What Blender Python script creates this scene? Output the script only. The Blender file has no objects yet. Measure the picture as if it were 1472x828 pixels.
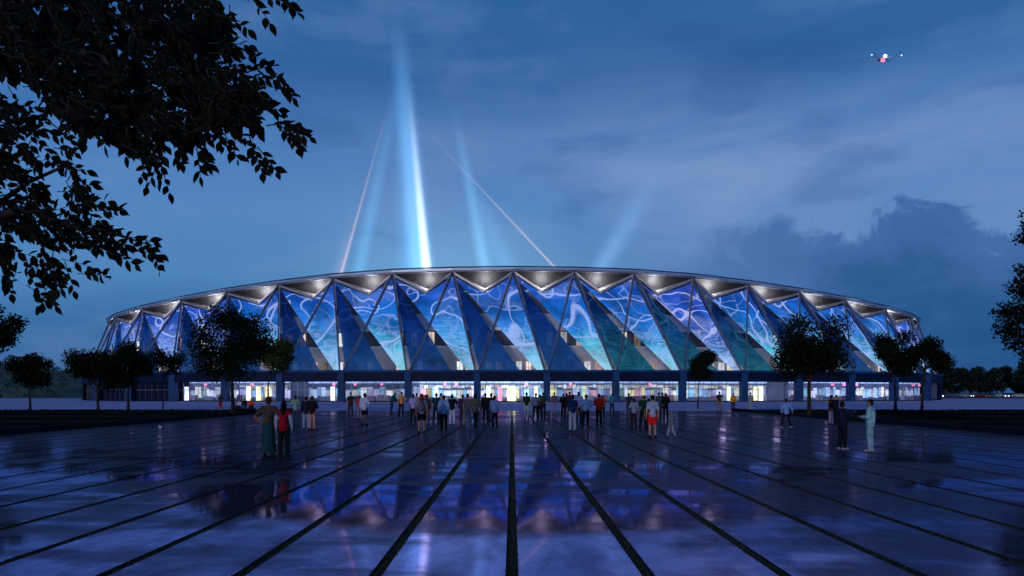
import bpy, bmesh, math, random
import numpy as np
from mathutils import Vector, Matrix, noise
R = math.radians
scene = bpy.context.scene
COL = scene.collection

# ------------------------------------------------------------------ camera
EYE = 1.85
F = 1000.0                                   # focal length in photograph pixels
cam_d = bpy.data.cameras.new('camera')
cam_d.sensor_width = 36.0
cam_d.lens = 36.0 * F / 1472.0
cam_d.shift_y = 150.0 / 1472.0
cam_d.clip_end = 5000
cam_d.clip_start = 0.1
cam = bpy.data.objects.new('camera', cam_d)
cam.location = (0, 0, EYE)
cam.rotation_euler = (R(90), 0, 0)
COL.objects.link(cam)
scene.camera = cam
scene.view_settings.view_transform = 'Standard'
scene.view_settings.look = 'None'
scene.view_settings.exposure = 0.0
scene.view_settings.gamma = 1.0
scene.cycles.use_denoising = True
scene.cycles.max_bounces = 6
scene.cycles.diffuse_bounces = 2
scene.cycles.glossy_bounces = 3
scene.cycles.transparent_max_bounces = 24
scene.cycles.sample_clamp_indirect = 4.0
scene.cycles.volume_max_steps = 128


def lin(r, g, b):
    f = lambda c: (c / 255) / 12.92 if c / 255 <= .04045 else ((c / 255 + .055) / 1.055) ** 2.4
    return (f(r), f(g), f(b), 1)


class NT:
    """small helper round a node tree"""
    def __init__(s, tree):
        s.t = tree; tree.nodes.clear()
    def n(s, typ, **kw):
        nd = s.t.nodes.new(typ)
        for k, v in kw.items(): setattr(nd, k, v)
        return nd
    def put(s, sock, v):
        if v is None: return
        if isinstance(v, bpy.types.NodeSocket): s.t.links.new(v, sock)
        else:
            if hasattr(sock.default_value, '__len__') and not hasattr(v, '__len__'): v = (v,) * len(sock.default_value)
            if hasattr(v, '__len__') and len(sock.default_value) == 3: v = v[:3]
            sock.default_value = v
    def m(s, op, a, b=None, c=None, clamp=False):
        nd = s.n('ShaderNodeMath', operation=op); nd.use_clamp = clamp
        s.put(nd.inputs[0], a); s.put(nd.inputs[1], b); s.put(nd.inputs[2], c)
        return nd.outputs[0]
    def mix(s, f, a, b, blend='MIX'):
        nd = s.n('ShaderNodeMix', data_type='RGBA', blend_type=blend)
        s.put(nd.inputs[0], f); s.put(nd.inputs[6], a); s.put(nd.inputs[7], b)
        return nd.outputs[2]
    def ss(s, v, lo, hi, a=0.0, b=1.0):
        nd = s.n('ShaderNodeMapRange', interpolation_type='SMOOTHSTEP')
        s.put(nd.inputs[0], v); s.put(nd.inputs[1], lo); s.put(nd.inputs[2], hi); s.put(nd.inputs[3], a); s.put(nd.inputs[4], b)
        return nd.outputs[0]
    def noise(s, vec=None, scale=1.0, detail=4, rough=.5, dist=0.0):
        nd = s.n('ShaderNodeTexNoise')
        if vec is not None: s.put(nd.inputs['Vector'], vec)
        nd.inputs['Scale'].default_value = scale; nd.inputs['Detail'].default_value = detail
        nd.inputs['Roughness'].default_value = rough; nd.inputs['Distortion'].default_value = dist
        return nd.outputs[0]
    def mapping(s, vec, sc=(1, 1, 1), loc=(0, 0, 0), rot=(0, 0, 0)):
        nd = s.n('ShaderNodeMapping'); s.put(nd.inputs[0], vec)
        nd.inputs['Scale'].default_value = sc; nd.inputs['Location'].default_value = loc; nd.inputs['Rotation'].default_value = rot
        return nd.outputs[0]
    def ramp(s, v, stops):
        nd = s.n('ShaderNodeValToRGB'); s.put(nd.inputs[0], v)
        e = nd.color_ramp.elements
        while len(e) < len(stops): e.new(.5)
        for el, (p, c) in zip(e, stops): el.position = p; el.color = c
        return nd.outputs[0]


# ------------------------------------------------------------------ sky
SUN_EL, SUN_ROT = R(9), R(180 + 18)          # direction of the added warm fill: low, behind the camera
world = bpy.data.worlds.new('World'); scene.world = world; world.use_nodes = True
w = NT(world.node_tree)
tc = w.n('ShaderNodeTexCoord').outputs['Generated']
sep = w.n('ShaderNodeSeparateXYZ'); w.put(sep.inputs[0], tc)
az = w.m('ARCTAN2', sep.outputs[0], sep.outputs[1])
el = w.m('ARCSINE', sep.outputs[2])
soft = w.noise(w.mapping(tc, (1.6, 1.6, 6.0), (3.1, .4, 1.7)), 1.5, 5, .52, .4)
softc = w.m('SUBTRACT', soft, .5)
base = w.ramp(w.m('ADD', w.m('MULTIPLY', el, 1.5), w.m('MULTIPLY', softc, .10)),
              [(0.0, lin(22, 66, 122)), (.08, lin(32, 92, 150)), (.22, lin(76, 130, 184)), (.38, lin(80, 129, 189)),
               (.52, lin(66, 116, 178)), (.62, lin(46, 96, 158)), (.78, lin(41, 95, 155)), (1.0, lin(34, 76, 130))])
# pale lavender veil of high cloud
g1 = w.m('ADD', w.m('POWER', w.m('DIVIDE', w.m('SUBTRACT', az, .34), .46), 2.0), w.m('POWER', w.m('DIVIDE', w.m('SUBTRACT', el, .28), .12), 2.0))
veil = w.m('MULTIPLY', w.m('EXPONENT', w.m('MULTIPLY', g1, -1.0)), w.ss(soft, .30, .62))
c1 = w.mix(w.m('MULTIPLY', veil, .92), base, lin(120, 150, 198))
# broken soft cloud everywhere
wisp = w.noise(w.mapping(tc, (2.2, 2.2, 7.0), (0, 5.3, .2)), 2.0, 5, .52, .1)
c2 = w.mix(w.ss(wisp, .52, .74, 0, .28), c1, lin(112, 146, 194))
c2 = w.mix(w.ss(wisp, .46, .30, 0, .30), c2, lin(34, 78, 138))
# bank of dark cloud low on the right, with a cumulus edge
cum = w.noise(w.mapping(tc, (1, 1, 1.3), (1.35, 2.0, 0)), 9.5, 6, .56, .5)
cumS = w.noise(w.mapping(tc, (1, 1, 1.0), (6.1, 2.0, 0)), 3.0, 2, .5, .0)
edge = w.m('ADD', w.m('ADD', w.m('MULTIPLY', w.ss(az, .05, .55), .070), .160),
           w.m('ADD', w.m('MULTIPLY', w.m('SUBTRACT', cum, .5), w.ss(az, .1, .5, .12, .34)), w.m('MULTIPLY', w.m('SUBTRACT', cumS, .5), .08)))
below = w.ss(w.m('SUBTRACT', edge, el), w.ss(az, .1, .5, -.03, -.004), w.ss(az, .1, .5, .05, .018))
azf = w.m('MULTIPLY', w.ss(az, -.05, .50), w.ss(az, 2.9, 2.2))
bank = w.m('MULTIPLY', w.m('MULTIPLY', below, azf), .92)
depth = w.ss(w.m('SUBTRACT', edge, el), 0.0, .16)
bcol = w.mix(depth, lin(60, 102, 162), lin(22, 78, 134))
c3 = w.mix(bank, c2, w.mix(w.m('MULTIPLY', w.ss(wisp, .4, .7), .20), bcol, lin(78, 116, 172)))
sky = w.n('ShaderNodeTexSky', sky_type='NISHITA'); sky.sun_disc = False
sky.sun_elevation = SUN_EL; sky.sun_rotation = SUN_ROT
c4 = w.mix(1.0, c3, w.mix(1.0, sky.outputs[0], (.0015, .0015, .002, 1), 'MULTIPLY'), 'ADD')
hs = w.n('ShaderNodeHueSaturation'); hs.inputs['Saturation'].default_value = 1.0; w.put(hs.inputs['Color'], c4)
bg = w.n('ShaderNodeBackground'); w.put(bg.inputs[0], hs.outputs[0]); bg.inputs[1].default_value = 1.0
wo = w.n('ShaderNodeOutputWorld'); w.t.links.new(bg.outputs[0], wo.inputs[0])

sd = bpy.data.lights.new('fill_sun', 'SUN'); sd.energy = 0.85; sd.angle = R(6); sd.color = (1, .88, .92)  # fill lamp added to brighten the people from the front
fill_sun = bpy.data.objects.new('fill_sun', sd); COL.objects.link(fill_sun)
sv = Vector((math.sin(SUN_ROT) * math.cos(SUN_EL), math.cos(SUN_ROT) * math.cos(SUN_EL), math.sin(SUN_EL)))
fill_sun.rotation_euler = sv.to_track_quat('Z', 'Y').to_euler()


# ------------------------------------------------------------------ helpers
def tag(o, label=None, cat=None, group=None, kind=None):
    if label: o['label'] = label
    if cat: o['category'] = cat
    if group: o['group'] = group
    if kind: o['kind'] = kind
    return o

def empty(name, loc=(0, 0, 0), rz=0):
    o = bpy.data.objects.new(name, None); COL.objects.link(o); o.location = loc; o.rotation_euler[2] = rz
    o.empty_display_size = .2
    return o

def link(name, me, m=None, parent=None, loc=(0, 0, 0), smooth=False):
    o = bpy.data.objects.new(name, me); COL.objects.link(o); o.location = loc
    if m is not None and len(me.materials) == 0: me.materials.append(m)
    if parent: o.parent = parent
    if smooth: me.polygons.foreach_set('use_smooth', [True] * len(me.polygons))
    return o

def mesh(name, verts, faces):
    me = bpy.data.meshes.new(name); me.from_pydata([tuple(v) for v in verts], [], faces); me.update()
    return me

class MB:
    def __init__(s): s.v = []; s.f = []
    def add(s, v, f):
        k = len(s.v); s.v += [tuple(p) for p in v]; s.f += [tuple(i + k for i in q) for q in f]
        return s
    def box(s, x0, x1, y0, y1, z0, z1):
        return s.add([(x0, y0, z0), (x1, y0, z0), (x1, y1, z0), (x0, y1, z0), (x0, y0, z1), (x1, y0, z1), (x1, y1, z1), (x0, y1, z1)],
                     [(0, 3, 2, 1), (4, 5, 6, 7), (0, 1, 5, 4), (1, 2, 6, 5), (2, 3, 7, 6), (3, 0, 4, 7)])
    def bar(s, a, b, wd, hd=None, up=(0, 0, 1)):
        """a box beam from a to b"""
        a, b = Vector(a), Vector(b); d = (b - a).normalized(); hd = hd or wd
        u = Vector(up)
        if abs(d.dot(u)) > .95: u = Vector((0, 1, 0))
        x = d.cross(u).normalized(); y = x.cross(d).normalized()
        q = [(-1, -1), (1, -1), (1, 1), (-1, 1)]
        v = [a + x * i * wd / 2 + y * j * hd / 2 for i, j in q] + [b + x * i * wd / 2 + y * j * hd / 2 for i, j in q]
        return s.add(v, [(0, 3, 2, 1), (4, 5, 6, 7), (0, 1, 5, 4), (1, 2, 6, 5), (2, 3, 7, 6), (3, 0, 4, 7)])
    def tube(s, pts, rad, n=8, caps=True):
        pts = [Vector(p) for p in pts]
        if not hasattr(rad, '__len__'): rad = [rad] * len(pts)
        k = len(s.v); prev = None
        for i, p in enumerate(pts):
            d = (pts[min(i + 1, len(pts) - 1)] - pts[max(i - 1, 0)]).normalized()
            if prev is None: x = d.orthogonal().normalized()
            else: x = (prev - d * prev.dot(d)).normalized()
            prev = x; y = d.cross(x)
            for j in range(n):
                a = 2 * math.pi * j / n
                s.v.append(tuple(p + (x * math.cos(a) + y * math.sin(a)) * rad[i]))
        for i in range(len(pts) - 1):
            for j in range(n):
                a = k + i * n + j; b = k + i * n + (j + 1) % n
                s.f.append((a, b, b + n, a + n))
        if caps:
            s.f.append(tuple(k + j for j in range(n))[::-1]); s.f.append(tuple(k + (len(pts) - 1) * n + j for j in range(n)))
        return s
    def ball(s, c, r, n=8, m=6):
        if not hasattr(r, '__len__'): r = (r, r, r)
        k = len(s.v)
        s.v.append((c[0], c[1], c[2] - r[2]))
        for i in range(1, m):
            t = -math.pi / 2 + math.pi * i / m
            for j in range(n):
                a = 2 * math.pi * j / n
                s.v.append((c[0] + r[0] * math.cos(t) * math.cos(a), c[1] + r[1] * math.cos(t) * math.sin(a), c[2] + r[2] * math.sin(t)))
        s.v.append((c[0], c[1], c[2] + r[2])); e = len(s.v) - 1
        for j in range(n): s.f.append((k, k + 1 + (j + 1) % n, k + 1 + j))
        for i in range(m - 2):
            for j in range(n):
                a = k + 1 + i * n + j; b = k + 1 + i * n + (j + 1) % n
                s.f.append((a, b, b + n, a + n))
        for j in range(n): s.f.append((e, e - n + j, e - n + (j + 1) % n))
        return s
    def cap(s, a, b, ra, rb, n=10, m=3):
        """a tapered capsule"""
        a, b = Vector(a), Vector(b); d = (b - a).normalized(); pts = []; rr = []
        for i in range(m + 1):
            t = math.pi / 2 * i / m
            pts.append(a - d * ra * math.cos(t) * .999); rr.append(max(ra * math.sin(t), ra * .02))
        for i in range(m + 1):
            t = math.pi / 2 * (1 - i / m)
            pts.append(b + d * rb * math.cos(t) * .999); rr.append(max(rb * math.sin(t), rb * .02))
        return s.tube(pts, rr, n)
    def build(s, name, m=None, parent=None, loc=(0, 0, 0), smooth=False):
        return link(name, mesh(name, s.v, s.f), m, parent, loc, smooth)

def prism(poly, off):
    """closed slab from a 3-D polygon, thickened along off"""
    n = len(poly); off = Vector(off)
    v = [Vector(p) for p in poly] + [Vector(p) + off for p in poly]
    f = [tuple(range(n)), tuple(range(2 * n - 1, n - 1, -1))] + [((i + 1) % n, i, i + n, (i + 1) % n + n) for i in range(n)]
    return v, f


# ------------------------------------------------------------------ materials
MATS = {}
def pbr(name, col, rough=.6, metal=0.0, var=.25, nscale=3.0, bump=0.0, spec=.5, coord='Object', trans=0.0):
    if name in MATS: return MATS[name]
    m = bpy.data.materials.new(name); m.use_nodes = True; t = NT(m.node_tree)
    p = t.n('ShaderNodeBsdfPrincipled'); o = t.n('ShaderNodeOutputMaterial')
    vec = t.n('ShaderNodeTexCoord').outputs[coord]
    nz = t.noise(vec, nscale, 5, .6)
    c = col if len(col) == 4 else (*col, 1)
    dark = tuple(x * (1 - var) for x in c[:3]) + (1,); lite = tuple(min(1, x * (1 + var)) for x in c[:3]) + (1,)
    t.put(p.inputs['Base Color'], t.mix(t.ss(nz, .3, .7), dark, lite))
    t.put(p.inputs['Roughness'], t.ss(nz, .2, .8, rough * .85, min(1, rough * 1.15)))
    p.inputs['Metallic'].default_value = metal
    p.inputs['Specular IOR Level'].default_value = spec
    if bump:
        b = t.n('ShaderNodeBump'); b.inputs['Strength'].default_value = bump; b.inputs['Distance'].default_value = .02
        t.put(b.inputs['Height'], t.noise(vec, nscale * 8, 4, .6)); t.put(p.inputs['Normal'], b.outputs[0])
    t.t.links.new(p.outputs[0], o.inputs[0])
    MATS[name] = m
    return m

def glow(name, col, strength=1.0, var=.0, nscale=1.0):
    if name in MATS: return MATS[name]
    m = bpy.data.materials.new(name); m.use_nodes = True; t = NT(m.node_tree)
    e = t.n('ShaderNodeEmission'); o = t.n('ShaderNodeOutputMaterial')
    c = col if len(col) == 4 else (*col, 1)
    if var:
        vec = t.n('ShaderNodeTexCoord').outputs['Object']
        d = tuple(x * (1 - var) for x in c[:3]) + (1,)
        t.put(e.inputs[0], t.mix(t.ss(t.noise(vec, nscale, 3), .35, .65), d, c))
    else: e.inputs[0].default_value = c
    e.inputs[1].default_value = strength
    t.t.links.new(e.outputs[0], o.inputs[0])
    MATS[name] = m
    return m

M_steel = pbr('painted_steel', (.20, .22, .28), .45, .3, .2, .6)
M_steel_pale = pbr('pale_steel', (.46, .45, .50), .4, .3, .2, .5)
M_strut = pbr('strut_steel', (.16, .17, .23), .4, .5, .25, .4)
M_rim = pbr('rim_aluminium', (.24, .28, .40), .38, .3, .15, .3)
M_rimdark = pbr('rim_dark', (.035, .045, .10), .5, .2, .2, .3)
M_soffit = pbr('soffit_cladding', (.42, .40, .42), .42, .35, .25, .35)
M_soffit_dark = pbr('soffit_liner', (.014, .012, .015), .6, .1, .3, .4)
M_pod = pbr('podium_cladding', (.004, .011, .040), .6, .0, .3, .3, 0, .08)
M_pillar = pbr('podium_column_blue', (.010, .050, .150), .6, 0, .3, .4, 0, .1)
M_conc = pbr('concrete_wall', (.30, .29, .31), .8, 0, .2, .35, .1)
M_concd = pbr('concrete_dark', (.055, .055, .07), .85, 0, .3, .35)
M_frame = pbr('window_frame_dark', (.02, .025, .04), .5)
M_floor = pbr('indoor_floor', (.25, .25, .30), .3)
M_ceil = pbr('indoor_ceiling', (.5, .5, .55), .7)
M_bark = pbr('bark', (.016, .012, .010), .9, 0, .4, 6, .4)
M_grass_bed = pbr('lawn', (.004, .009, .011), .95, 0, .5, 1.2, .5, 0)

def leafmat(name, c1, c2, sc=.7):
    m = bpy.data.materials.new(name); m.use_nodes = True; t = NT(m.node_tree)
    vec = t.n('ShaderNodeTexCoord').outputs['Object']
    rnd = t.n('ShaderNodeNewGeometry').outputs['Random Per Island']
    f = t.m('ADD', t.m('MULTIPLY', t.noise(vec, sc, 3), .7), t.m('MULTIPLY', rnd, .35))
    c = t.mix(t.ss(f, .3, .75), c1, c2)
    d = t.n('ShaderNodeBsdfPrincipled'); t.put(d.inputs['Base Color'], c); d.inputs['Roughness'].default_value = .6
    d.inputs['Specular IOR Level'].default_value = .08
    tr = t.n('ShaderNodeBsdfTranslucent'); t.put(tr.inputs[0], c)
    mx = t.n('ShaderNodeMixShader'); mx.inputs[0].default_value = .15
    t.t.links.new(d.outputs[0], mx.inputs[1]); t.t.links.new(tr.outputs[0], mx.inputs[2])
    o = t.n('ShaderNodeOutputMaterial'); t.t.links.new(mx.outputs[0], o.inputs[0])
    return m
M_leaf_dark = leafmat('leaf_dark', (.004, .007, .004, 1), (.011, .017, .007, 1))
M_leaf_green = leafmat('leaf_green', (.020, .032, .008, 1), (.075, .095, .018, 1))
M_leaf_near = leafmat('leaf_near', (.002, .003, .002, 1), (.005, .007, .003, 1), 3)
M_leaf_far = leafmat('leaf_far', (.006, .014, .014, 1), (.022, .040, .034, 1), .15)

# window glass: mostly clear, a faint mirror of the dusk
def glassmat():
    m = bpy.data.materials.new('window_glass'); m.use_nodes = True; t = NT(m.node_tree)
    tr = t.n('ShaderNodeBsdfTransparent'); tr.inputs[0].default_value = (.80, .86, .95, 1)
    g = t.n('ShaderNodeBsdfGlossy'); g.inputs[0].default_value = (.6, .7, .9, 1); g.inputs['Roughness'].default_value = .03
    lw = t.n('ShaderNodeLayerWeight'); lw.inputs[0].default_value = .5
    fr = t.m('ADD', t.m('MULTIPLY', t.m('POWER', lw.outputs['Facing'], 4.0), .6), .03)
    mx = t.n('ShaderNodeMixShader'); t.put(mx.inputs[0], fr)
    t.t.links.new(tr.outputs[0], mx.inputs[1]); t.t.links.new(g.outputs[0], mx.inputs[2])
    o = t.n('ShaderNodeOutputMaterial'); t.t.links.new(mx.outputs[0], o.inputs[0])
    return m
M_glass = glassmat()

# wet polished paving
def wetmat():
    m = bpy.data.materials.new('wet_granite'); m.use_nodes = True; t = NT(m.node_tree)
    pos = t.n('ShaderNodeNewGeometry').outputs['Position']
    big = t.noise(t.mapping(pos, (.10, .16, .1)), 1.0, 4, .55, .5)
    mid = t.noise(t.mapping(pos, (.35, .9, .3)), 1.0, 5, .6, .3)
    fine = t.noise(pos, 60, 3, .6)
    wet = t.ss(t.m('ADD', t.m('MULTIPLY', big, .60), t.m('MULTIPLY', mid, .40)), .43, .57)
    sy = t.n('ShaderNodeSeparateXYZ'); t.put(sy.inputs[0], pos)
    wet = t.m('ADD', t.m('MULTIPLY', wet, t.ss(sy.outputs[1], 26, 14, .55, 1.0)), t.ss(sy.outputs[1], 18, 8, 0, .25), clamp=True)
    p = t.n('ShaderNodeBsdfPrincipled')
    t.put(p.inputs['Base Color'], t.mix(t.m('MULTIPLY', wet, .6), t.mix(t.ss(fine, .3, .7), (.075, .058, .082, 1), (.105, .082, .110, 1)), (.028, .022, .048, 1)))
    p.inputs['Roughness'].default_value = .6; p.inputs['Specular IOR Level'].default_value = .1
    g = t.n('ShaderNodeBsdfGlossy')
    own = t.n('ShaderNodeObjectInfo').outputs['Random']; st_ = t.ss(t.noise(t.mapping(pos, (.9, .45, 1)), 2.2, 6, .7, .4), .35, .62, .62, 1.05)
    tone = t.m('MULTIPLY', t.m('ADD', t.m('MULTIPLY', own, .22), .84), st_)
    t.put(g.inputs[0], t.mix(1.0, t.mix(wet, (.17, .125, .25, 1), (.50, .38, .72, 1)), tone, 'MULTIPLY'))
    t.put(g.inputs['Roughness'], t.m('ADD', t.ss(wet, 0, 1, .13, .028), t.m('MULTIPLY', fine, .02)))
    b = t.n('ShaderNodeBump'); b.inputs['Strength'].default_value = .035; b.inputs['Distance'].default_value = .02
    t.put(b.inputs['Height'], t.m('ADD', t.noise(t.mapping(pos, (1.0, 1.7, 1)), 1.3, 3, .5), t.m('MULTIPLY', fine, .06)))
    t.put(g.inputs['Normal'], b.outputs[0])
    mx = t.n('ShaderNodeMixShader'); t.put(mx.inputs[0], t.ss(wet, 0, 1, .40, .74))
    t.t.links.new(p.outputs[0], mx.inputs[1]); t.t.links.new(g.outputs[0], mx.inputs[2])
    o = t.n('ShaderNodeOutputMaterial'); t.t.links.new(mx.outputs[0], o.inputs[0])
    return m
M_wet = wetmat()

# the moving picture shown on the big facade screens (UV in tens of metres)
def screenmat(name, stops, line, lines=1.0, strength=1.0, see=0.0):
    m = bpy.data.materials.new(name); m.use_nodes = True; t = NT(m.node_tree)
    uv = t.n('ShaderNodeUVMap').outputs[0]
    sp = t.n('ShaderNodeSeparateXYZ'); t.put(sp.inputs[0], uv)
    h = t.m('ADD', t.m('DIVIDE', sp.outputs[1], 2.2), t.m('MULTIPLY', t.m('SUBTRACT', t.noise(uv, 1.4, 4, .6, .5), .5), .35))
    col = t.ramp(h, stops)
    blot = t.ss(t.noise(uv, 1.8, 3, .5, .5), .35, .65, .55, 1.05)
    col = t.mix(1.0, col, blot, 'MULTIPLY')
    band = t.noise(t.mapping(uv, (.8, 2.0, 1), (2, 0, 0), (0, 0, R(-20))), 1.2, 2, .5, .8)
    col = t.mix(t.ss(band, .52, .72, 0, .22 * lines), col, line)
    # drawn outlines: level lines of slow noise
    def contour(sc, lv, wd, off):
        nz = t.noise(t.mapping(uv, (1, 1, 1), off), sc, .6, .5, .35)
        return t.ss(t.m('ABSOLUTE', t.m('SUBTRACT', nz, lv)), wd, wd * .25)
    ln = t.m('MAXIMUM', contour(1.25, .50, .018, (0, 0, 0)), contour(1.0, .43, .012, (4, 7, 0)))
    ln = t.m('MAXIMUM', ln, t.m('MULTIPLY', contour(2.6, .58, .022, (1, 3, 0)), .5))
    # water-like fibres in the lower part
    wv = t.noise(t.mapping(uv, (1.0, 3.6, 1), (0, 0, 0), (0, 0, R(32))), 2.2, 3, .6, 1.4)
    fib = t.m('MAXIMUM', t.ss(t.m('ABSOLUTE', t.m('SUBTRACT', wv, .5)), .040, .006), t.m('MULTIPLY', t.ss(t.m('ABSOLUTE', t.m('SUBTRACT', wv, .58)), .03, .004), .8))
    fib = t.m('MULTIPLY', fib, t.ss(h, .60, .22, 0, .85))
    ln = t.m('MULTIPLY', t.m('MAXIMUM', ln, fib), lines, clamp=True)
    col = t.mix(ln, col, line)
    def seam(ax, per):
        return t.ss(t.m('ABSOLUTE', t.m('SUBTRACT', t.m('FRACT', t.m('DIVIDE', sp.outputs[ax], per)), .5)), .485, .472)
    col = t.mix(1.0, col, t.m('ADD', t.m('MULTIPLY', t.m('MULTIPLY', seam(0, .165), seam(1, .165)), .25), .75), 'MULTIPLY')
    e = t.n('ShaderNodeEmission'); t.put(e.inputs[0], col); e.inputs[1].default_value = strength
    out = e.outputs[0]
    if see:
        tr = t.n('ShaderNodeBsdfTransparent'); mx = t.n('ShaderNodeMixShader'); mx.inputs[0].default_value = see
        t.t.links.new(out, mx.inputs[1]); t.t.links.new(tr.outputs[0], mx.inputs[2]); out = mx.outputs[0]
    o = t.n('ShaderNodeOutputMaterial'); t.t.links.new(out, o.inputs[0])
    return m
L_line = lin(165, 190, 255)
M_scr = [screenmat('screen_bright', [(0, lin(140, 218, 238)), (.24, lin(66, 164, 224)), (.48, lin(34, 118, 214)), (.75, lin(26, 90, 198)), (1, lin(44, 72, 165))], L_line, .72, 1.0, .06),
         screenmat('screen_cyan', [(0, lin(170, 236, 240)), (.24, lin(64, 190, 224)), (.42, lin(28, 122, 212)), (.7, lin(24, 92, 200)), (1, lin(44, 70, 170))], L_line, .72, 1.0, .06),
         screenmat('screen_violet', [(0, lin(150, 200, 235)), (.2, lin(84, 140, 225)), (.42, lin(46, 104, 212)), (.7, lin(36, 82, 195)), (1, lin(56, 68, 165))], lin(190, 200, 255), .78, 1.0, .06)]
M_scrd = [screenmat('screen_deep_blue', [(0, lin(24, 78, 136)), (.4, lin(10, 54, 136)), (.8, lin(8, 38, 116)), (1, lin(40, 52, 100))], lin(40, 80, 170), .40, .68, .16),
          screenmat('screen_teal', [(0, lin(20, 104, 130)), (.35, lin(14, 70, 138)), (.7, lin(12, 48, 128)), (1, lin(36, 56, 108))], lin(60, 140, 170), .40, .68, .16)]


# ------------------------------------------------------------------ ground
def sheet(name, x0, x1, y0, y1, z, m, kind='structure', th=.0, label=None, parent=None):
    if th: o = MB().box(x0, x1, y0, y1, z - th, z).build(name, m, parent)
    else: o = link(name, mesh(name, [(x0, y0, z), (x1, y0, z), (x1, y1, z), (x0, y1, z)], [(0, 1, 2, 3)]), m, parent)
    if kind and not parent: o['kind'] = kind
    return o
M_ground = pbr('far_ground', (.020, .026, .026), .95, 0, .4, .05)
sheet('ground', -3000, 3000, -60, 3500, -.16, M_ground)
M_apron = pbr('apron_paving', (.40, .33, .52), .75, 0, .10, .12, .05, .2)
sheet('forecourt_pavement', -500, 500, 70.0, 215, .0, M_apron, th=.12)

PLX = 22.0; PITCH = 1.38
plaza = sheet('plaza', -60, 60, -12, 69.9, -.03, pbr('joint_soil', (.006, .007, .004), .95), th=.08)
lanes = [-PITCH * k for k in range(1, 44)][::-1] + [PITCH * k for k in range(0, 44)]
edges = [PITCH * k for k in range(-44, 45)]
HW = .066
rnd = random.Random(4)
for k in range(len(edges) - 1):
    a, b = edges[k] + HW, edges[k + 1] - HW
    mid = (a + b) / 2
    if abs(mid) < PLX:
        o = sheet('paving_slab', a, b, -10, 69.88, .0, M_wet, None, th=.034, parent=plaza)
    elif abs(mid) < 34:
        o = sheet('paving_slab', a, b, -10, 28.0, .0, M_wet, None, th=.034, parent=plaza)
# grass growing in the joints
gv, gf = [], []
M_blade = pbr('joint_grass', (.012, .018, .006), .8, 0, .4, 8)
for k, ex in enumerate(edges):
    if abs(ex) > PLX: continue
    near = max(5.5, abs(ex) / .80)
    for _ in range(int(2600 if abs(ex) < 8 else 1200)):
        y = near + (rnd.random() ** 1.7) * 26
        x = ex + rnd.uniform(-1, 1) * (HW + .012)
        h = rnd.uniform(.012, .045); d = rnd.uniform(-.02, .02); a = rnd.random() * 3.14; wv = .004 + rnd.random() * .004 + y * .0002
        i = len(gv)
        gv += [(x - wv * math.cos(a), y - wv * math.sin(a), -.03), (x + wv * math.cos(a), y + wv * math.sin(a), -.03), (x + d, y + rnd.uniform(-.02, .02), -.03 + h + .01)]
        gf.append((i, i + 1, i + 2))
tag(link('joint_grass', mesh('joint_grass', gv, gf), M_blade), 'dark grass growing in the long joints between the paving lanes', 'grass', kind='stuff')

# lawns with stone edging on both sides
M_edge = pbr('edging_stone', (.008, .009, .018), .8, 0, .3, 1.5, .1, .05)
M_path = pbr('garden_path', (.022, .028, .060), .8, 0, .3, .6, 0, .05)
for s in (-1, 1):
    x0, x1 = sorted((s * (PLX + .30), s * 90))
    rows = [(28.3, 33.2), (34.2, 40.0), (41.2, 48.5), (50.0, 59.0), (60.6, 69.6)]
    sheet('garden_ground', x0, x1, 28.2, 69.8, .008, M_path, th=.03)
    for i, (y0, y1) in enumerate(rows):
        n = 60; m2 = 6; vv = []; ff = []
        for j in range(m2 + 1):
            for k in range(n + 1):
                x = x0 + (x1 - x0) * k / n; y = y0 + (y1 - y0) * j / m2
                e = min(j, m2 - j, 1) * min(k, n - k, 1)
                vv.append((x, y, .03 + e * (.10 + .05 * noise.noise((x * .3, y * .3, 0)))))
        for j in range(m2):
            for k in range(n):
                a = j * (n + 1) + k; ff.append((a, a + 1, a + n + 2, a + n + 1))
        o = link('lawn', mesh('lawn', vv, ff), M_grass_bed); o['kind'] = 'structure'
        MB().box(x0, x1, y0 - .24, y0 - .02, .0, .20).build('kerb', M_edge, o)
    # low kerb wall along the plaza
    for j in range(14):
        y0 = 28.2 + j * 2.97
        a, b = sorted((s * PLX, s * (PLX + .28)))
        o = MB().box(a, b, y0 + .012, y0 + 2.96, 0, .26).build('kerb', M_edge); o['kind'] = 'structure'
        if j: o.name = 'kerb_stone'
# short grass blades on lawn rims
gv, gf = [], []
for s in (-1, 1):
    for _ in range(26000):
        y = 28.5 + rnd.random() * 41; x = s * (PLX + .4 + (rnd.random() ** 1.4) * 40)
        ok = any(a < y < b for a, b in rows)
        if not ok: continue
        h = rnd.uniform(.05, .14); wv = rnd.uniform(.015, .04); a = rnd.random() * 3.14; i = len(gv)
        gv += [(x - wv * math.cos(a), y - wv * math.sin(a), .10), (x + wv * math.cos(a), y + wv * math.sin(a), .10), (x + rnd.uniform(-.05, .05), y, .12 + h)]
        gf.append((i, i + 1, i + 2))
tag(link('lawn_grass', mesh('lawn_grass', gv, gf), pbr('lawn_blade', (.004, .009, .009), .9, 0, .5, 2, 0, 0)), 'dark clipped grass on the side lawns', 'grass', kind='stuff')


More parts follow.
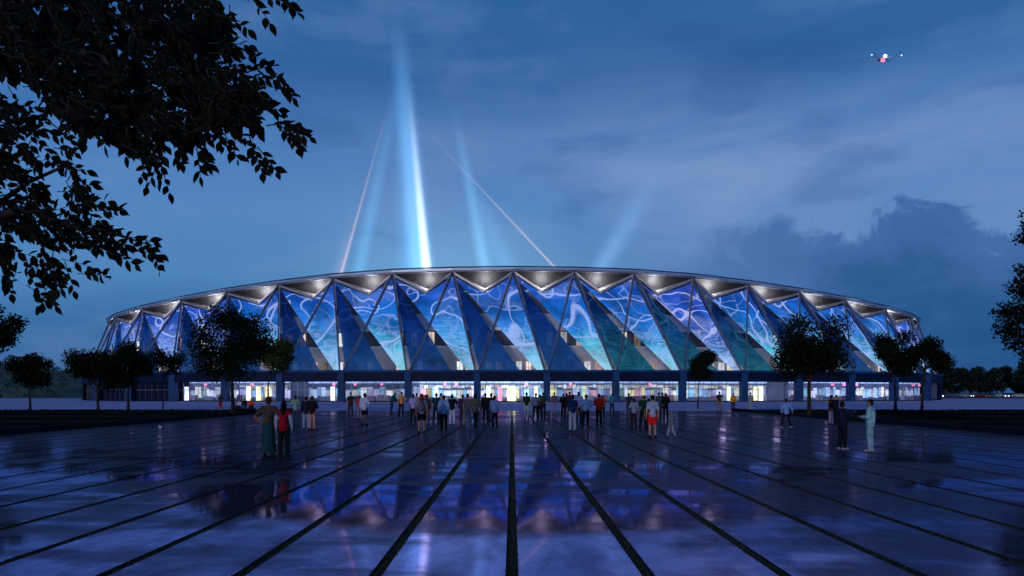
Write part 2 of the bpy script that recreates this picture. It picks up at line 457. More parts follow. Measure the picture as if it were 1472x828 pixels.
# ------------------------------------------------------------------ stadium
def W(px, py, d):            # a point seen at picture position px, py when it stands d metres away
    return Vector(((px - 736) * d / F, d, EYE + (564 - py) * d / F))
CX = 738
def interp(tab, k):
    k = min(max(k, 0), len(tab) - 1); i = int(k); i = min(i, len(tab) - 2); return tab[i] + (tab[i + 1] - tab[i]) * (k - i)
T_off = [0, 87.5, 174, 259, 338, 412, 477, 534, 570, 581]
T_py = [390, 391, 394, 400.5, 410, 421, 433, 446, 457, 464]
T_dep = [146, 146.5, 148, 150.5, 154, 158.5, 163.5, 169, 177, 192]
B_off = [50, 149, 245, 333, 412, 487, 549, 588, 612]
B_dep = [134, 134.7, 136, 138, 141, 144.5, 149, 156, 172]
def T(k):
    s = 1 if k >= 0 else -1; a = abs(k)
    p = W(0, interp(T_py, a), interp(T_dep, a)); p.x = s * interp(T_off, a) * p.y / F + .002 * p.y
    return p
ZP = 6.0
def B(j):                   # j = half-integers; bottom nodes stand over the podium columns
    s = 1 if j > 0 else -1; a = abs(j) - .5
    d = interp(B_dep, a)
    return Vector((s * interp(B_off, a) * d / F, d, ZP))
def Bq(j):                  # any position along the bottom line
    if abs(j) <= .5:
        a, b = B(-.5), B(.5); return a.lerp(b, j + .5)
    s = 1 if j > 0 else -1
    lo = math.floor(abs(j) - .5) + .5
    return B(s * lo).lerp(B(s * (lo + 1)), abs(j) - lo)
NB = 8.5
stad = empty('stadium', (0, 146, 0))
tag(stad, 'wide low oval stadium with glowing blue screen facade behind the plaza', 'stadium')
def SP(name, mb, m, smooth=False):
    o = mb.build(name, m, stad, (0, -146, 0), smooth); return o
def uvset(o, fn):
    me = o.data; uvl = me.uv_layers.new(name='uv')
    for lp in me.loops:
        uvl.data[lp.index].uv = fn(me.vertices[lp.vertex_index].co)

# roof rim: fascia, upper and lower ring tubes, deck of the roof
kk = [i / 4 for i in range(-36, 37)]
rim = [T(k) for k in kk]
rim_out = [Vector((p.x * 1.004, p.y - .5, p.z)) for p in rim]
mb = MB()
for i in range(len(kk) - 1):
    a, b = rim_out[i], rim_out[i + 1]; off = Vector((0, .5, 0)); z0, z1 = Vector((0, 0, .30)), Vector((0, 0, .66))
    v, f = prism([a + z0, b + z0, b + z1, a + z1], off); mb.add(v, f)
SP('rim_fascia', mb, M_rim)
SP('rim_tube', MB().tube([p + Vector((0, -.1, .90)) for p in rim_out], .16, 8), M_rimdark, True)
SP('rim_tube', MB().tube([p + Vector((0, .05, .05)) for p in rim_out], .15, 8), M_strut, True)
mb = MB()
ctr = Vector((0, 245, 24))
for i in range(len(kk) - 1):
    a, b = rim_out[i] + Vector((0, .55, .66)), rim_out[i + 1] + Vector((0, .55, .66))
    a2 = a.lerp(Vector((0, 245, a.z)), .3); b2 = b.lerp(Vector((0, 245, b.z)), .3)
    v, f = prism([a, b, b2, a2], (0, 0, -.25)); mb.add(v, f)
SP('roof', mb, pbr('roof_membrane', (.5, .5, .55), .6))

# bays of the facade
def plane_pt(k, frac):      # point on the leaning facade plane under top position k
    pass
IN = Vector((0, .9, 0))
lamp_pts = []
for i, k in enumerate([x for x in range(-9, 9)]):
    t1, t2 = T(k), T(k + 1)
    if k == -9 or k == 8: pass
    midt = (t1 + t2) / 2
    drop = interp([4.4, 4.4, 4.2, 3.8, 3.6, 3.4, 3.2, 3.0, 2.6, 2.6], abs(k + .5))
    lean = (midt.y - 134.5) / (midt.z - ZP)
    Mp = Vector((midt.x * .997, midt.y - lean * drop * .55, midt.z - drop))
    # slight sideways swing of the folded tip away from the middle, as the ring turns
    Mp.x -= max(-2.0, min(2.0, (k + .5) * .6))
    Q = Vector((Mp.x * .985, Mp.y + 4.0, Mp.z + drop * .30))
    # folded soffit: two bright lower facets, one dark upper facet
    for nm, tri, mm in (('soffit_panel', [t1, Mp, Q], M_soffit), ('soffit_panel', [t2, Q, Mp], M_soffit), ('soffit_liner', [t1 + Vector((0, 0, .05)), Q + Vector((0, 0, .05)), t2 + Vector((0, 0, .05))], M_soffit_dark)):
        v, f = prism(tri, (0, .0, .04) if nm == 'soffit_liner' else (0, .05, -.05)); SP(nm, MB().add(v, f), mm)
    # ribs of the fold
    SP('soffit_rib', MB().bar(t1, Mp, .34, .34), M_soffit)
    SP('soffit_rib', MB().bar(t2, Mp, .34, .34), M_soffit)
    lp = Mp + Vector((0, 1.5, .75))
    lamp_pts.append((lp, k))
    g = SP('soffit_lamp', MB().tube([lp + Vector((0, -.2, -.15)), lp + Vector((0, .0, .1))], [.20, .28], 8), glow('soffit_lamp_glow', (1, .96, .94), 1.2))
    # screens: a bright notched panel T(k), M, T(k+1), B(k+1.5) ... and a dark one T(k), B(k+.5), P
    j = k + .5
    if j + 1 > NB - .5 or j < -NB + .5: jr = None
    bR = Bq(min(max(j + 1, -8.2), 8.2)); bL = Bq(min(max(j, -8.2), 8.2)); P = bL.lerp(bR, .61)
    up = Vector((0, 0, .12))
    tt1 = t1 + IN + Vector((.25, 0, -.9)); tt2 = t2 + IN + Vector((-.1, 0, -.9)); mm_ = Mp + Vector((0, .55, -.35))
    # the panel outline leans with the facade
    bright = [tt1, bL.lerp(bR, .86) + IN + up, bR + IN + up + Vector((-.45, 0, 0)), tt2, mm_]
    v = [Vector(p) for p in bright]; 
    th = Vector((0, .16, .05))
    mb = MB().add(*(lambda P4: ([*P4, *[p + th for p in P4]], [(0, 1, 4), (1, 2, 4), (2, 3, 4), (9, 6, 5), (9, 7, 6), (9, 8, 7), (0, 5, 6, 1), (1, 6, 7, 2), (2, 7, 8, 3), (3, 8, 9, 4), (4, 9, 5, 0)]))(v))
    mt = M_scr[(2, 0, 1)[(0 if abs(k + .5) > 6 else 1 if (k % 3) else 2)]]
    if k in (2, -6, -8): mt = M_scr[2]
    if k in (-5, 0, 3, 6): mt = M_scr[1]
    o = SP('screen_panel', mb, mt); xx = midt.x
    uvset(o, lambda c: ((c.x + c.y * .3) / 10 + 2, (c.z - ZP) / 10))
    dark = [tt1 + Vector((-.15, .35, .0)), bL + IN + up + Vector((.45, .35, 0)), P + IN + up + Vector((0, .35, 0))]
    v, f = prism(dark, th)
    o = SP('screen_panel', MB().add(v, f), M_scrd[1] if k in (1, 2, 3) else M_scrd[0])
    uvset(o, lambda c: ((c.x + c.y * .3) / 10 + 9, (c.z - ZP) / 10))
    # main struts of the diagrid
for k in range(-8, 9):
    t = T(k) + Vector((0, .1, 0))
    for s in (-1, 1):
        j = k + s * .5
        if abs(j) > NB: continue
        b = B(j) + Vector((-s * .35, 0, 0))
        SP('strut', MB().bar(t, b, .30, .42), M_strut)
        # pale edge trim along the upper part of the strut
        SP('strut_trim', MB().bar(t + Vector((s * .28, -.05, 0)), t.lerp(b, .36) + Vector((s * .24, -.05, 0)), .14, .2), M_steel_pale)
for s in (-1, 1):           # end frames of the ring
    SP('strut', MB().bar(T(s * 9), Vector((T(s * 9).x * .985, T(s * 9).y, ZP)), .4, .5), M_strut)
    SP('strut', MB().bar(T(s * 9), B(s * 8.5), .3, .4), M_strut)
    SP('strut', MB().bar(T(s * 8), Vector((T(s * 8).x, T(s * 8).y, ZP)), .3, .4), M_strut)

# soffit lights
for lp, k in lamp_pts:
    ld = bpy.data.lights.new('soffit_light', 'SPOT'); ld.spot_size = R(172); ld.spot_blend = .25; ld.energy = 2100; ld.color = (.95, .96, 1); ld.shadow_soft_size = .7
    lo = bpy.data.objects.new('soffit_light', ld); COL.objects.link(lo); lo.parent = stad; lo.location = lp + Vector((0, -146, .10)); lo.rotation_euler = (R(180 - 28), 0, 0)

# inner wall of the bowl with floors and windows, seen between the screens
rr = random.Random(11)
wall_pts = []
for j in [x / 2 for x in range(-17, 18)]:
    b = T(j); wall_pts.append(Vector((b.x * (.985 if abs(j) > 7 else 1), b.y + 3.2, 0)))
bands = [(6.02, 6.5, M_conc), (8.8, 11.5, M_conc), (11.5, 11.9, M_steel_pale), (15.2, 15.8, M_steel_pale), (15.8, 18.8, M_conc), (18.8, 23.5, M_concd)]
for (z0, z1, mt) in bands:
    for i in range(len(wall_pts) - 1):
        a, b = wall_pts[i], wall_pts[i + 1]
        zt = min(z1, T(kk[min(len(kk) - 1, int(i / 34 * 72) + 1)]).z - 1.5)
        if zt <= z0: continue
        v, f = prism([(a.x + .01, a.y, z0), (b.x - .01, b.y, z0), (b.x - .01, b.y, zt), (a.x + .01, a.y, zt)], (0, .3, 0))
        SP('wall_panel', MB().add(v, f), mt)
for z0, z1 in ((6.5, 8.8), (11.9, 15.2)):
    for i in range(len(wall_pts) - 1):
        a, b = wall_pts[i], wall_pts[i + 1]
        # recess behind: dark panels, lit windows and piers
        v, f = prism([(a.x, a.y + .25, z0), (b.x, b.y + .25, z0), (b.x, b.y + .25, z1), (a.x, a.y + .25, z1)], (0, .3, 0))
        SP('wall_panel', MB().add(v, f), M_conc if z0 < 8 else M_concd)
        n = 3 if z0 < 8 else 2
        for q in range(n):
            if rr.random() < (.30 if z0 < 8 else .45): continue
            f0 = (q + .12 + .2 * rr.random()) / n; wd = rr.uniform(1.0, 1.5) / (b - a).length
            p0, p1 = a.lerp(b, f0), a.lerp(b, min(f0 + wd, (q + 1) / n - .03))
            c = rr.choice([(1, .86, .72), (1, .80, .70), (.85, .90, 1), (1, .70, .66), (1, .93, .84)])
            st = rr.choice([.45, .8, 1.1]) if rr.random() < .6 else .16
            v, f = prism([(p0.x, p0.y + .02, z0 + .05), (p1.x, p1.y + .02, z0 + .05), (p1.x, p1.y + .02, z1 - .3), (p0.x, p0.y + .02, z1 - .3)], (0, .12, 0))
            SP('window', MB().add(v, f), glow('window_glow_%d_%d' % (int(c[1] * 100), int(st * 100)), c, st, .4, .6))
            v, f = prism([((p0.x + p1.x) / 2 - .04, p0.y - .06, z0 + .05), ((p0.x + p1.x) / 2 + .04, p0.y - .06, z0 + .05), ((p0.x + p1.x) / 2 + .04, p0.y - .06, z1 - .3), ((p0.x + p1.x) / 2 - .04, p0.y - .06, z1 - .3)], (0, .07, 0))
            SP('window_bar', MB().add(v, f), M_frame)
for i in range(0, len(wall_pts) - 1, 2):
    p = wall_pts[i] + Vector((0, -4.5, 7.2))
    ld = bpy.data.lights.new('wall_fill_light', 'POINT'); ld.energy = 300; ld.color = (.95, .90, 1); ld.shadow_soft_size = .7  # lamps added behind the screens to brighten the inner wall
    lo = bpy.data.objects.new('wall_fill_light', ld); COL.objects.link(lo); lo.parent = stad; lo.location = p + Vector((0, -146, 0))
    SP('fill_light_box', MB().box(p.x - .25, p.x + .25, p.y - .1, p.y + .1, ZP + .0, ZP + .5), M_frame)  # dark box added below each fill light

# podium: deck, fascia beam, columns, glass front, lit concourse
cols = [x + .5 for x in range(-9, 9)]
def C(j):
    s = 1 if j > 0 else -1; a = abs(j) - .5
    d = interp([132, 132.6, 133.8, 135.6, 138, 141, 145.5, 151.5, 166], a)
    return Vector((s * interp([50, 149, 245, 333, 412, 487, 549, 596, 618], a) * d / F, d, 0))
pts = [C(j) for j in cols]
ZG = 3.9
cell_col = {}
for i in range(len(pts) - 1):
    a, b = pts[i], pts[i + 1]; j = cols[i]; n_ = Vector((-(b - a).y, (b - a).x, 0)).normalized()
    dk = .36 if abs(j) > 4 else 1.0     # shops stand closer to the glass towards the ends
    v, f = prism([a + Vector((0, 0, 5.3)), b + Vector((0, 0, 5.3)), b + Vector((0, 46, 5.3)), a + Vector((0, 46, 5.3))], (0, 0, .66)); SP('podium_deck', MB().add(v, f), M_pod)
    v, f = prism([a + Vector((0, -.35, ZG)), b + Vector((0, -.35, ZG)), b + Vector((0, -.35, 5.99)), a + Vector((0, -.35, 5.99))], n_ * .35); SP('podium_fascia', MB().add(v, f), M_pod)
    v, f = prism([a + Vector((0, -.55, 5.7)), b + Vector((0, -.55, 5.7)), b + Vector((0, -.55, 6.12)), a + Vector((0, -.55, 6.12))], n_ * .19); SP('podium_coping', MB().add(v, f), M_pillar)
    # room
    ga, gb = a + n_ * .9, b + n_ * .9
    v, f = prism([ga + Vector((0, 0, .02)), gb + Vector((0, 0, .02)), gb + n_ * 11 + Vector((0, 0, .02)), ga + n_ * 11 + Vector((0, 0, .02))], (0, 0, .08)); SP('indoor_floor', MB().add(v, f), M_floor)
    v, f = prism([ga + Vector((0, 0, 4.3)), gb + Vector((0, 0, 4.3)), gb + n_ * 11 + Vector((0, 0, 4.3)), ga + n_ * 11 + Vector((0, 0, 4.3))], (0, 0, .1)); SP('indoor_ceiling', MB().add(v, f), M_ceil)
    lit = {-8.5: 0, -7.5: 0, -6.5: .04, -5.5: .75, -4.5: .9, -3.5: .8, -2.5: .55, -1.5: 1.25, -.5: 1.35, .5: .75, 1.5: .6, 2.5: .95, 3.5: .9, 4.5: .8, 5.5: 1.0, 6.5: .9, 7.5: .6}[j]
    L = (b - a).length; u = (b - a).normalized()
    bwm = pbr('indoor_wall', (.22, .24, .38), .7)
    bA, bB = ga + n_ * 10.5 * dk, gb + n_ * 10.5 * dk
    v, f = prism([bA + Vector((0, 0, .1)), bB + Vector((0, 0, .1)), bB + Vector((0, 0, 4.3)), bA + Vector((0, 0, 4.3))], n_ * .2); SP('indoor_wall', MB().add(v, f), bwm if lit > .1 else M_concd)
    if lit > .1:
        r2 = random.Random(int(j * 10) + 100)
        def block(nm, f0, f1, dep, z0, z1, th, mt):
            p0 = ga + u * (f0 * L) + n_ * dep * dk; p1 = ga + u * (f1 * L) + n_ * dep * dk
            v, f = prism([p0 + Vector((0, 0, z0)), p1 + Vector((0, 0, z0)), p1 + Vector((0, 0, z1)), p0 + Vector((0, 0, z1))], n_ * th); SP(nm, MB().add(v, f), mt)
        def gl(c, st):
            st = round(st * lit * 2.4, 1) or .1
            return glow('glow_%d_%d_%d_%d' % (*[int(x * 20) for x in c], int(st * 10)), c, st, .35, 1.2)
        # ceiling lamps in rows
        for q in range(3):
            for d in (2.0, 5.0, 8.0):
                f0 = (q + .2 + .1 * r2.random()) / 3
                block('ceiling_lamp', f0, f0 + .16, d, 4.18, 4.28, .5, gl((.70, .82, 1), 2.0))
        # bright shop fronts and displays along the back wall
        x = .02
        while x < .95:
            wd = r2.uniform(.04, .13); x2 = min(x + wd, .98)
            c = r2.choice([(.55, .68, 1), (.62, .72, 1), (1, .9, .78), (.4, .62, 1), (.75, .68, 1), (.95, .95, 1), (.35, .7, .95), (.55, .55, .95)] + ([(1, .5, .6), (.95, .85, .4), (.5, .8, .8)] if abs(j) < 2 else []))
            block('display_screen', x, x2 - .01, 10.2, r2.uniform(.6, 1.2), r2.uniform(2.2, 3.1), .15, gl(c, r2.uniform(.25, .9)))
            x = x2
        if abs(j) <= 1.5 or j in (2.5, 3.5, -4.5):
            q_ = .02
            while q_ < .94:
                w2 = min(q_ + r2.uniform(.05, .16), .98)
                block('light_strip', q_, w2 - .012, 9.9, r2.uniform(2.6, 2.95), r2.uniform(3.2, 3.5), .15, gl(r2.choice([(1, .96, .88), (1, .90, .70), (.80, .90, 1), (.95, .97, 1)]), r2.uniform(.25, .75) * (1 if abs(j) < 2 else .6)))
                q_ = w2
        block('light_strip', .02, .98, 10.0, 3.75, 4.1, .1, gl((.45, .6, 1), .8))
        # accents
        acc = {-5.5: [(.10, (.75, .75, 1), 1.2)], -4.5: [(.30, (1, .85, .5), 1.5), (.48, (1, .82, .45), 1.3), (.66, (1, .72, .35), 1.2)], -3.5: [(.70, (.9, .95, .8), 1.3)], -1.5: [(.35, (.85, .85, 1), 1)],
               -.5: [(.32, (1, .25, .35), 1), (.46, (1, .85, .4), 1.0), (.52, (.8, .95, .25), 3.0), (.15, (1, 1, .85), 1.2), (.86, (.9, .9, .5), .8)], .5: [(.6, (.9, .9, .6), .6)], 2.5: [(.12, (1, .92, .5), 1.5), (.93, (.85, 1, .6), 1.0)],
               3.5: [(.55, (1, 1, .6), 1.4), (.45, (1, .9, .5), 1)], 4.5: [(.15, (1, .95, .75), 1.3)]}.get(j, [])
        for f0, c, st in acc:
            block('lit_pillar', f0 - .03, f0 + .03, 3.6, .12, 3.0, .4, gl(c, st * 1.1))
        for q in range(r2.choice([1, 1, 2])):
            f0 = r2.uniform(.12, .88); p = ga + u * (f0 * L) + n_ * 2.2
            SP('hanging_sign', MB().ball((p.x, p.y, 3.45), (.34, .10, .30), 10, 6), gl((1, .22, .45), 1.5), True)
        # counters and kiosks of different size
        x = .05
        while x < .9:
            wd = r2.uniform(.06, .16)
            if r2.random() < .75: block('counter', x, x + wd, r2.uniform(4.6, 7.5), .1, r2.uniform(1.0, 1.4), .8, pbr('counter_%d' % r2.randrange(4), [(.3, .35, .55), (.12, .16, .35), (.5, .5, .6), (.35, .2, .3)][r2.randrange(4)], .4))
            x += wd + r2.uniform(.02, .1)
    if j in (-4.5, 3.5):        # cross wall where the shop fronts step back
        q0 = (gb if j == -4.5 else gb)
        v, f = prism([q0 + n_ * 3.0 + Vector((0, 0, .1)), q0 + n_ * 13 + Vector((0, 0, .1)), q0 + n_ * 13 + Vector((0, 0, 4.3)), q0 + n_ * 3.0 + Vector((0, 0, 4.3))], u * .2 + Vector((0, 0, 0))); SP('partition_wall', MB().add(v, f), bwm)
    # glass front: panes, mullions, sill and head
    n = max(3, round(L / 1.65))
    for q in range(n):
        p0 = ga + u * (L * q / n + .035); p1 = ga + u * (L * (q + 1) / n - .035)
        v, f = prism([p0 + Vector((0, 0, .22)), p1 + Vector((0, 0, .22)), p1 + Vector((0, 0, ZG + .2)), p0 + Vector((0, 0, ZG + .2))], n_ * .03)
        SP('glass_pane', MB().add(v, f), M_glass if lit > .1 else M_pod)
        SP('mullion', MB().bar(ga + u * (L * q / n) + n_ * .0 + Vector((0, 0, .22)), ga + u * (L * q / n) + Vector((0, 0, ZG + .3)), .06, .12), M_frame if lit < .5 else M_steel)
    SP('window_sill', MB().bar(ga + Vector((0, 0, .11)), gb + Vector((0, 0, .11)), .3, .22), M_pod)
    SP('transom', MB().bar(ga + Vector((0, 0, 2.35)) - n_ * .06, gb + Vector((0, 0, 2.35)) - n_ * .06, .06, .07), M_steel)
for i, p in enumerate(pts):
    if abs(cols[i]) > 8.2: continue
    SP('column', MB().box(p.x - .62, p.x + .62, p.y - .75, p.y + .9, 0, 5.62), M_pillar)
for s in (-1, 1):           # side walls of the podium and of the bowl
    p = C(s * 8.5)
    v, f = prism([(p.x, p.y, 0), (p.x * 1.0, p.y + 50, 0), (p.x, p.y + 50, 6), (p.x, p.y, 6)], (-s * .4, 0, 0)); SP('podium_wall', MB().add(v, f), M_pod)
    p = T(s * 9)
    v, f = prism([(p.x * .97, p.y + 1, 6), (p.x * .97, p.y + 60, 6), (p.x * .97, p.y + 60, p.z), (p.x * .97, p.y + 1, p.z)], (-s * .4, 0, 0)); SP('wall_panel', MB().add(v, f), M_concd)


# ------------------------------------------------------------------ light beams over the roof
def beam(label, a, b, ra, rb, col, strength, fall=1.6, sharp=2.2, n=20):
    a, b = Vector(a), Vector(b); L = (b - a).length
    m = bpy.data.materials.new('beam_air'); m.use_nodes = True; t = NT(m.node_tree)
    oc = t.n('ShaderNodeTexCoord').outputs['Object']; sp = t.n('ShaderNodeSeparateXYZ'); t.put(sp.inputs[0], oc)
    z = t.m('DIVIDE', sp.outputs[2], L, clamp=True)
    rad = t.m('SQRT', t.m('ADD', t.m('MULTIPLY', sp.outputs[0], sp.outputs[0]), t.m('MULTIPLY', sp.outputs[1], sp.outputs[1])))
    Rz = t.m('ADD', t.m('MULTIPLY', z, rb - ra), ra)
    q = t.m('DIVIDE', rad, Rz)
    core = t.m('MULTIPLY', t.m('EXPONENT', t.m('MULTIPLY', t.m('MULTIPLY', q, q), -sharp * 2)), t.ss(q, 1.0, .6))
    fade = t.m('POWER', t.m('SUBTRACT', 1.0, z, clamp=True), fall)
    dens = t.m('MULTIPLY', t.m('MULTIPLY', core, fade), t.m('DIVIDE', strength, t.m('MULTIPLY', Rz, 1.0)))
    e = t.n('ShaderNodeEmission'); e.inputs[0].default_value = (*col, 1); t.put(e.inputs[1], dens)
    o = t.n('ShaderNodeOutputMaterial'); t.t.links.new(e.outputs[0], o.inputs['Volume'])
    mb = MB().tube([(0, 0, 0), (0, 0, L)], [ra, rb], n)
    ob = mb.build('light_beam', m); ob.location = a
    ob.rotation_euler = (b - a).to_track_quat('Z', 'Y').to_euler()
    tag(ob, label, 'light beam', 'searchlight beams rising from the stadium roof')
    return ob
def ext(p, q, d, zlow=24):   # start the beam down inside the bowl
    a, b = W(*p, d), W(*q, d); t = (a.z - zlow) / (b.z - a.z); return a + (a - b) * t, b
D = 215
a, b = ext((606, 385), (570, 15), D); beam('brightest white-blue searchlight beam, tallest over the stadium roof', a, b, 6.0, 4.2, (.22, .56, .95), .95, 1.3, 1.5)
a, b = ext((613, 385), (586, 110), D + 6); beam('narrow white core beam inside the tallest blue beam', a, b, 2.6, 1.4, (.90, .93, 1), 1.7, 1.7, 1.3)
a, b = ext((590, 385), (573, 40), D + 14); beam('broad faint blue beam just left of the brightest beam', a, b, 7.0, 6.0, (.10, .42, .90), .42, .9)
a, b = ext((516, 390), (572, 120), D + 22); beam('broad faint blue beam leaning right beside the left red ray', a, b, 4.6, 3.6, (.14, .48, .85), .40, .8)
a, b = ext((697, 385), (652, 150), D - 6); beam('soft blue beam between the brightest beam and the right thin ray', a, b, 4.6, 2.2, (.22, .62, 1), .62, 1.2)
a, b = ext((728, 388), (660, 215), D - 20); beam('short faint blue beam widening at the roof right of centre', a, b, 9.0, 1.6, (.12, .42, .80), .36, 1.1)
a, b = ext((862, 388), (945, 250), D - 2); beam('pale blue beam leaning right, farthest right over the roof', a, b, 4.0, 7.5, (.24, .50, .85), .52, 1.0)
a, b = ext((490, 395), (562, 140), D - 10); beam('thin warm red ray leaning right at the left of the beams', a, b, 1.0, .5, (1, .60, .36), .60, 1.3)
a, b = ext((486, 397), (512, 290), D - 9); beam('short warm glow around the foot of the left red ray', a, b, 3.4, 2.2, (.70, .38, .45), .30, 1.1)
a, b = ext((797, 384), (604, 178), D + 1); beam('thin warm ray slanting up to the left from the roof right of centre', a, b, .85, .4, (1, .62, .34), .70, 1.3)
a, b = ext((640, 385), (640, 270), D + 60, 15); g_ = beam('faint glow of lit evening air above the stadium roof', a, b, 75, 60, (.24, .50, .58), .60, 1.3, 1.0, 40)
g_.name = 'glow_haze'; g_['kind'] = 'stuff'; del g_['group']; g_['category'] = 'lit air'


# ------------------------------------------------------------------ trees
def rot_leaf(rs, n, centers, size, flat=.0, asp=.55):
    """rhombic leaves as arrays"""
    d = rs.normal(size=(n, 3)); d[:, 2] *= (1 - flat); d /= np.linalg.norm(d, axis=1)[:, None]
    e = rs.normal(size=(n, 3)); e -= (e * d).sum(1)[:, None] * d; e /= np.linalg.norm(e, axis=1)[:, None]
    s = size * rs.uniform(.6, 1.3, n)[:, None]
    v = np.stack([centers - d * s * .5, centers + e * s * asp * .5, centers + d * s * .5, centers - e * s * asp * .5], 1).reshape(-1, 3)
    f = np.arange(n * 4).reshape(-1, 4)
    return v, f

def npmesh(name, v, f):
    me = bpy.data.meshes.new(name); n = len(v); k = len(f); w_ = f.shape[1]
    me.vertices.add(n); me.vertices.foreach_set('co', np.asarray(v, 'f').ravel())
    me.loops.add(k * w_); me.loops.foreach_set('vertex_index', f.ravel().astype('i'))
    me.polygons.add(k); me.polygons.foreach_set('loop_start', np.arange(0, k * w_, w_, dtype='i'))
    me.update(calc_edges=True); return me

def tree(label, x, y, h, cz, rx, rz, seed, n=6000, leaf=.24, mat=None, tr=.13, group=None, name='tree', blobs=None, lobes=11, dx=0, cat='tree', cup=0.0):
    """trunk to the crown centre, limbs to lobes, leaves in lobes"""
    rs = np.random.RandomState(seed); rd = random.Random(seed)
    root = empty(name, (x, y, 0)); tag(root, label, cat, group)
    base_z = cz - rz
    mb = MB()
    top = Vector((dx * .5, 0, base_z + rz * .5))
    pts = [(0, 0, -.05), (.02 + dx * .05, .01, base_z * .35), (dx * .12 - .03, 0, base_z * .75), (dx * .3, 0, base_z + rz * .12), top]
    mb.tube(pts, [tr * 1.5, tr * 1.05, tr * .95, tr * .75, tr * .4], 9)
    mb.build('trunk', M_bark, root, smooth=True)
    cents = []
    for i in range(lobes):
        if blobs and i < len(blobs): c = Vector(blobs[i][:3]); r = blobs[i][3]
        else:
            a = i * 2.4 + rd.random(); q = rd.random() ** .5 * .72; zz = rd.uniform(-.62, .68)
            q *= math.sqrt(max(.15, 1 - zz * zz)); c = Vector((dx + math.cos(a) * q * rx, math.sin(a) * q * rx, cz + zz * rz)); r = rd.uniform(.30, .44) * min(rx, rz * 1.2)
        cents.append((c, r))
    bm_ = MB()
    for c, r in cents:
        s = Vector(pts[3]).lerp(top, rd.random())
        mid = s.lerp(c, .5) + Vector((rd.uniform(-.2, .2), rd.uniform(-.2, .2), -.1 * rz))
        bm_.tube([s, mid, c], [tr * .42, tr * .27, tr * .09], 6)
        for q in range(4):
            d = Vector((rd.gauss(0, 1), rd.gauss(0, 1), rd.gauss(0, .7))).normalized() * r * 1.05
            bm_.tube([mid.lerp(c, .6), c + d * .5, c + d], [tr * .12, tr * .08, tr * .03], 4)
    bm_.build('branches', M_bark, root)
    tot = sum(r ** 2.2 for c, r in cents); V = []
    for c, r in cents:
        k = int(n * r ** 2.2 / tot)
        d = rs.normal(size=(k, 3)); d /= np.linalg.norm(d, axis=1)[:, None]
        rad = r * np.minimum(np.abs(rs.normal(.72, .30, k)), 1.12)
        # bundles: leaves cling to twig ends
        p = np.array(c) + d * rad[:, None] * np.array([1.08, 1.08, .86])
        tw = rs.randint(0, max(1, k), k); p = p * .65 + p[tw] * 0 + .35 * p + rs.normal(size=(k, 3)) * leaf * .25
        V.append(p)
    P = np.concatenate(V)
    v, f = rot_leaf(rs, len(P), P, leaf * 1.12)
    o = link('crown', npmesh('crown', v, f), mat or M_leaf_dark, root)
    return root

LB = 'tree on the left lawn'
def at(px, base):
    d = EYE * F / (base - 564); return (px - 736) * d / F, d
def ptree(label, px, base, cx, x0, x1, y0, y1, seed, **kw):
    x, y = at(px, base); s = y / F
    h = EYE + (564 - y0) * s; zb = EYE + (564 - y1) * s
    return tree(label, x, y, h, (h + zb) / 2, (x1 - x0) / 2 * s * 1.04, (h - zb) / 2 * 1.03, seed, dx=(cx - px) * s, **kw)
GT = 'trees standing on the lawns before the stadium'
ptree('small round dark tree alone before the hill, farthest left on the lawn', 43, 592, 43, 11, 76, 508, 561, 1, n=7000, leaf=.20, tr=.10, group=GT, lobes=12)
ptree('dense dark square-crowned tree left of the stadium, second from the left', 141, 592, 138, 103, 176, 491, 570, 2, n=10000, leaf=.22, tr=.12, group=GT, lobes=14)
ptree('dense dark tree overlapping the left end of the stadium', 184, 592, 186, 152, 217, 490, 560, 3, n=8000, leaf=.22, tr=.12, group=GT, lobes=12)
ptree('thin airy sapling with a brown stem before the dark podium end', 234, 589, 238, 206, 274, 500, 545, 4, n=2300, leaf=.24, tr=.06, group=GT, lobes=9)
ptree('tall dark tree on the left with open crown before the facade', 335, 598, 330, 272, 386, 443, 548, 5, n=13000, leaf=.20, tr=.14, group=GT, lobes=16)
ptree('yellow-green tree right of the tall dark left tree', 385, 588, 393, 363, 426, 482, 545, 6, n=7500, leaf=.24, tr=.08, group=GT, lobes=11, mat=M_leaf_green)
ptree('small clipped greenish tree before the facade right of centre', 1003, 587, 1011, 987, 1037, 499, 549, 7, n=6500, leaf=.22, tr=.07, group=GT, lobes=11)
ptree('tall dark spreading tree before the right half of the facade', 1163, 600, 1165, 1106, 1224, 450, 548, 8, n=13500, leaf=.19, tr=.13, group=GT, lobes=16)
ptree('dark dense tree hiding the right end of the podium', 1287, 591, 1286, 1250, 1325, 472, 545, 9, n=9500, leaf=.22, tr=.12, group=GT, lobes=13)
ptree('dark tree with drooping right side, farthest right on the lawn', 1325, 592, 1338, 1306, 1374, 484, 540, 10, n=6500, leaf=.22, tr=.11, group=GT, lobes=11)
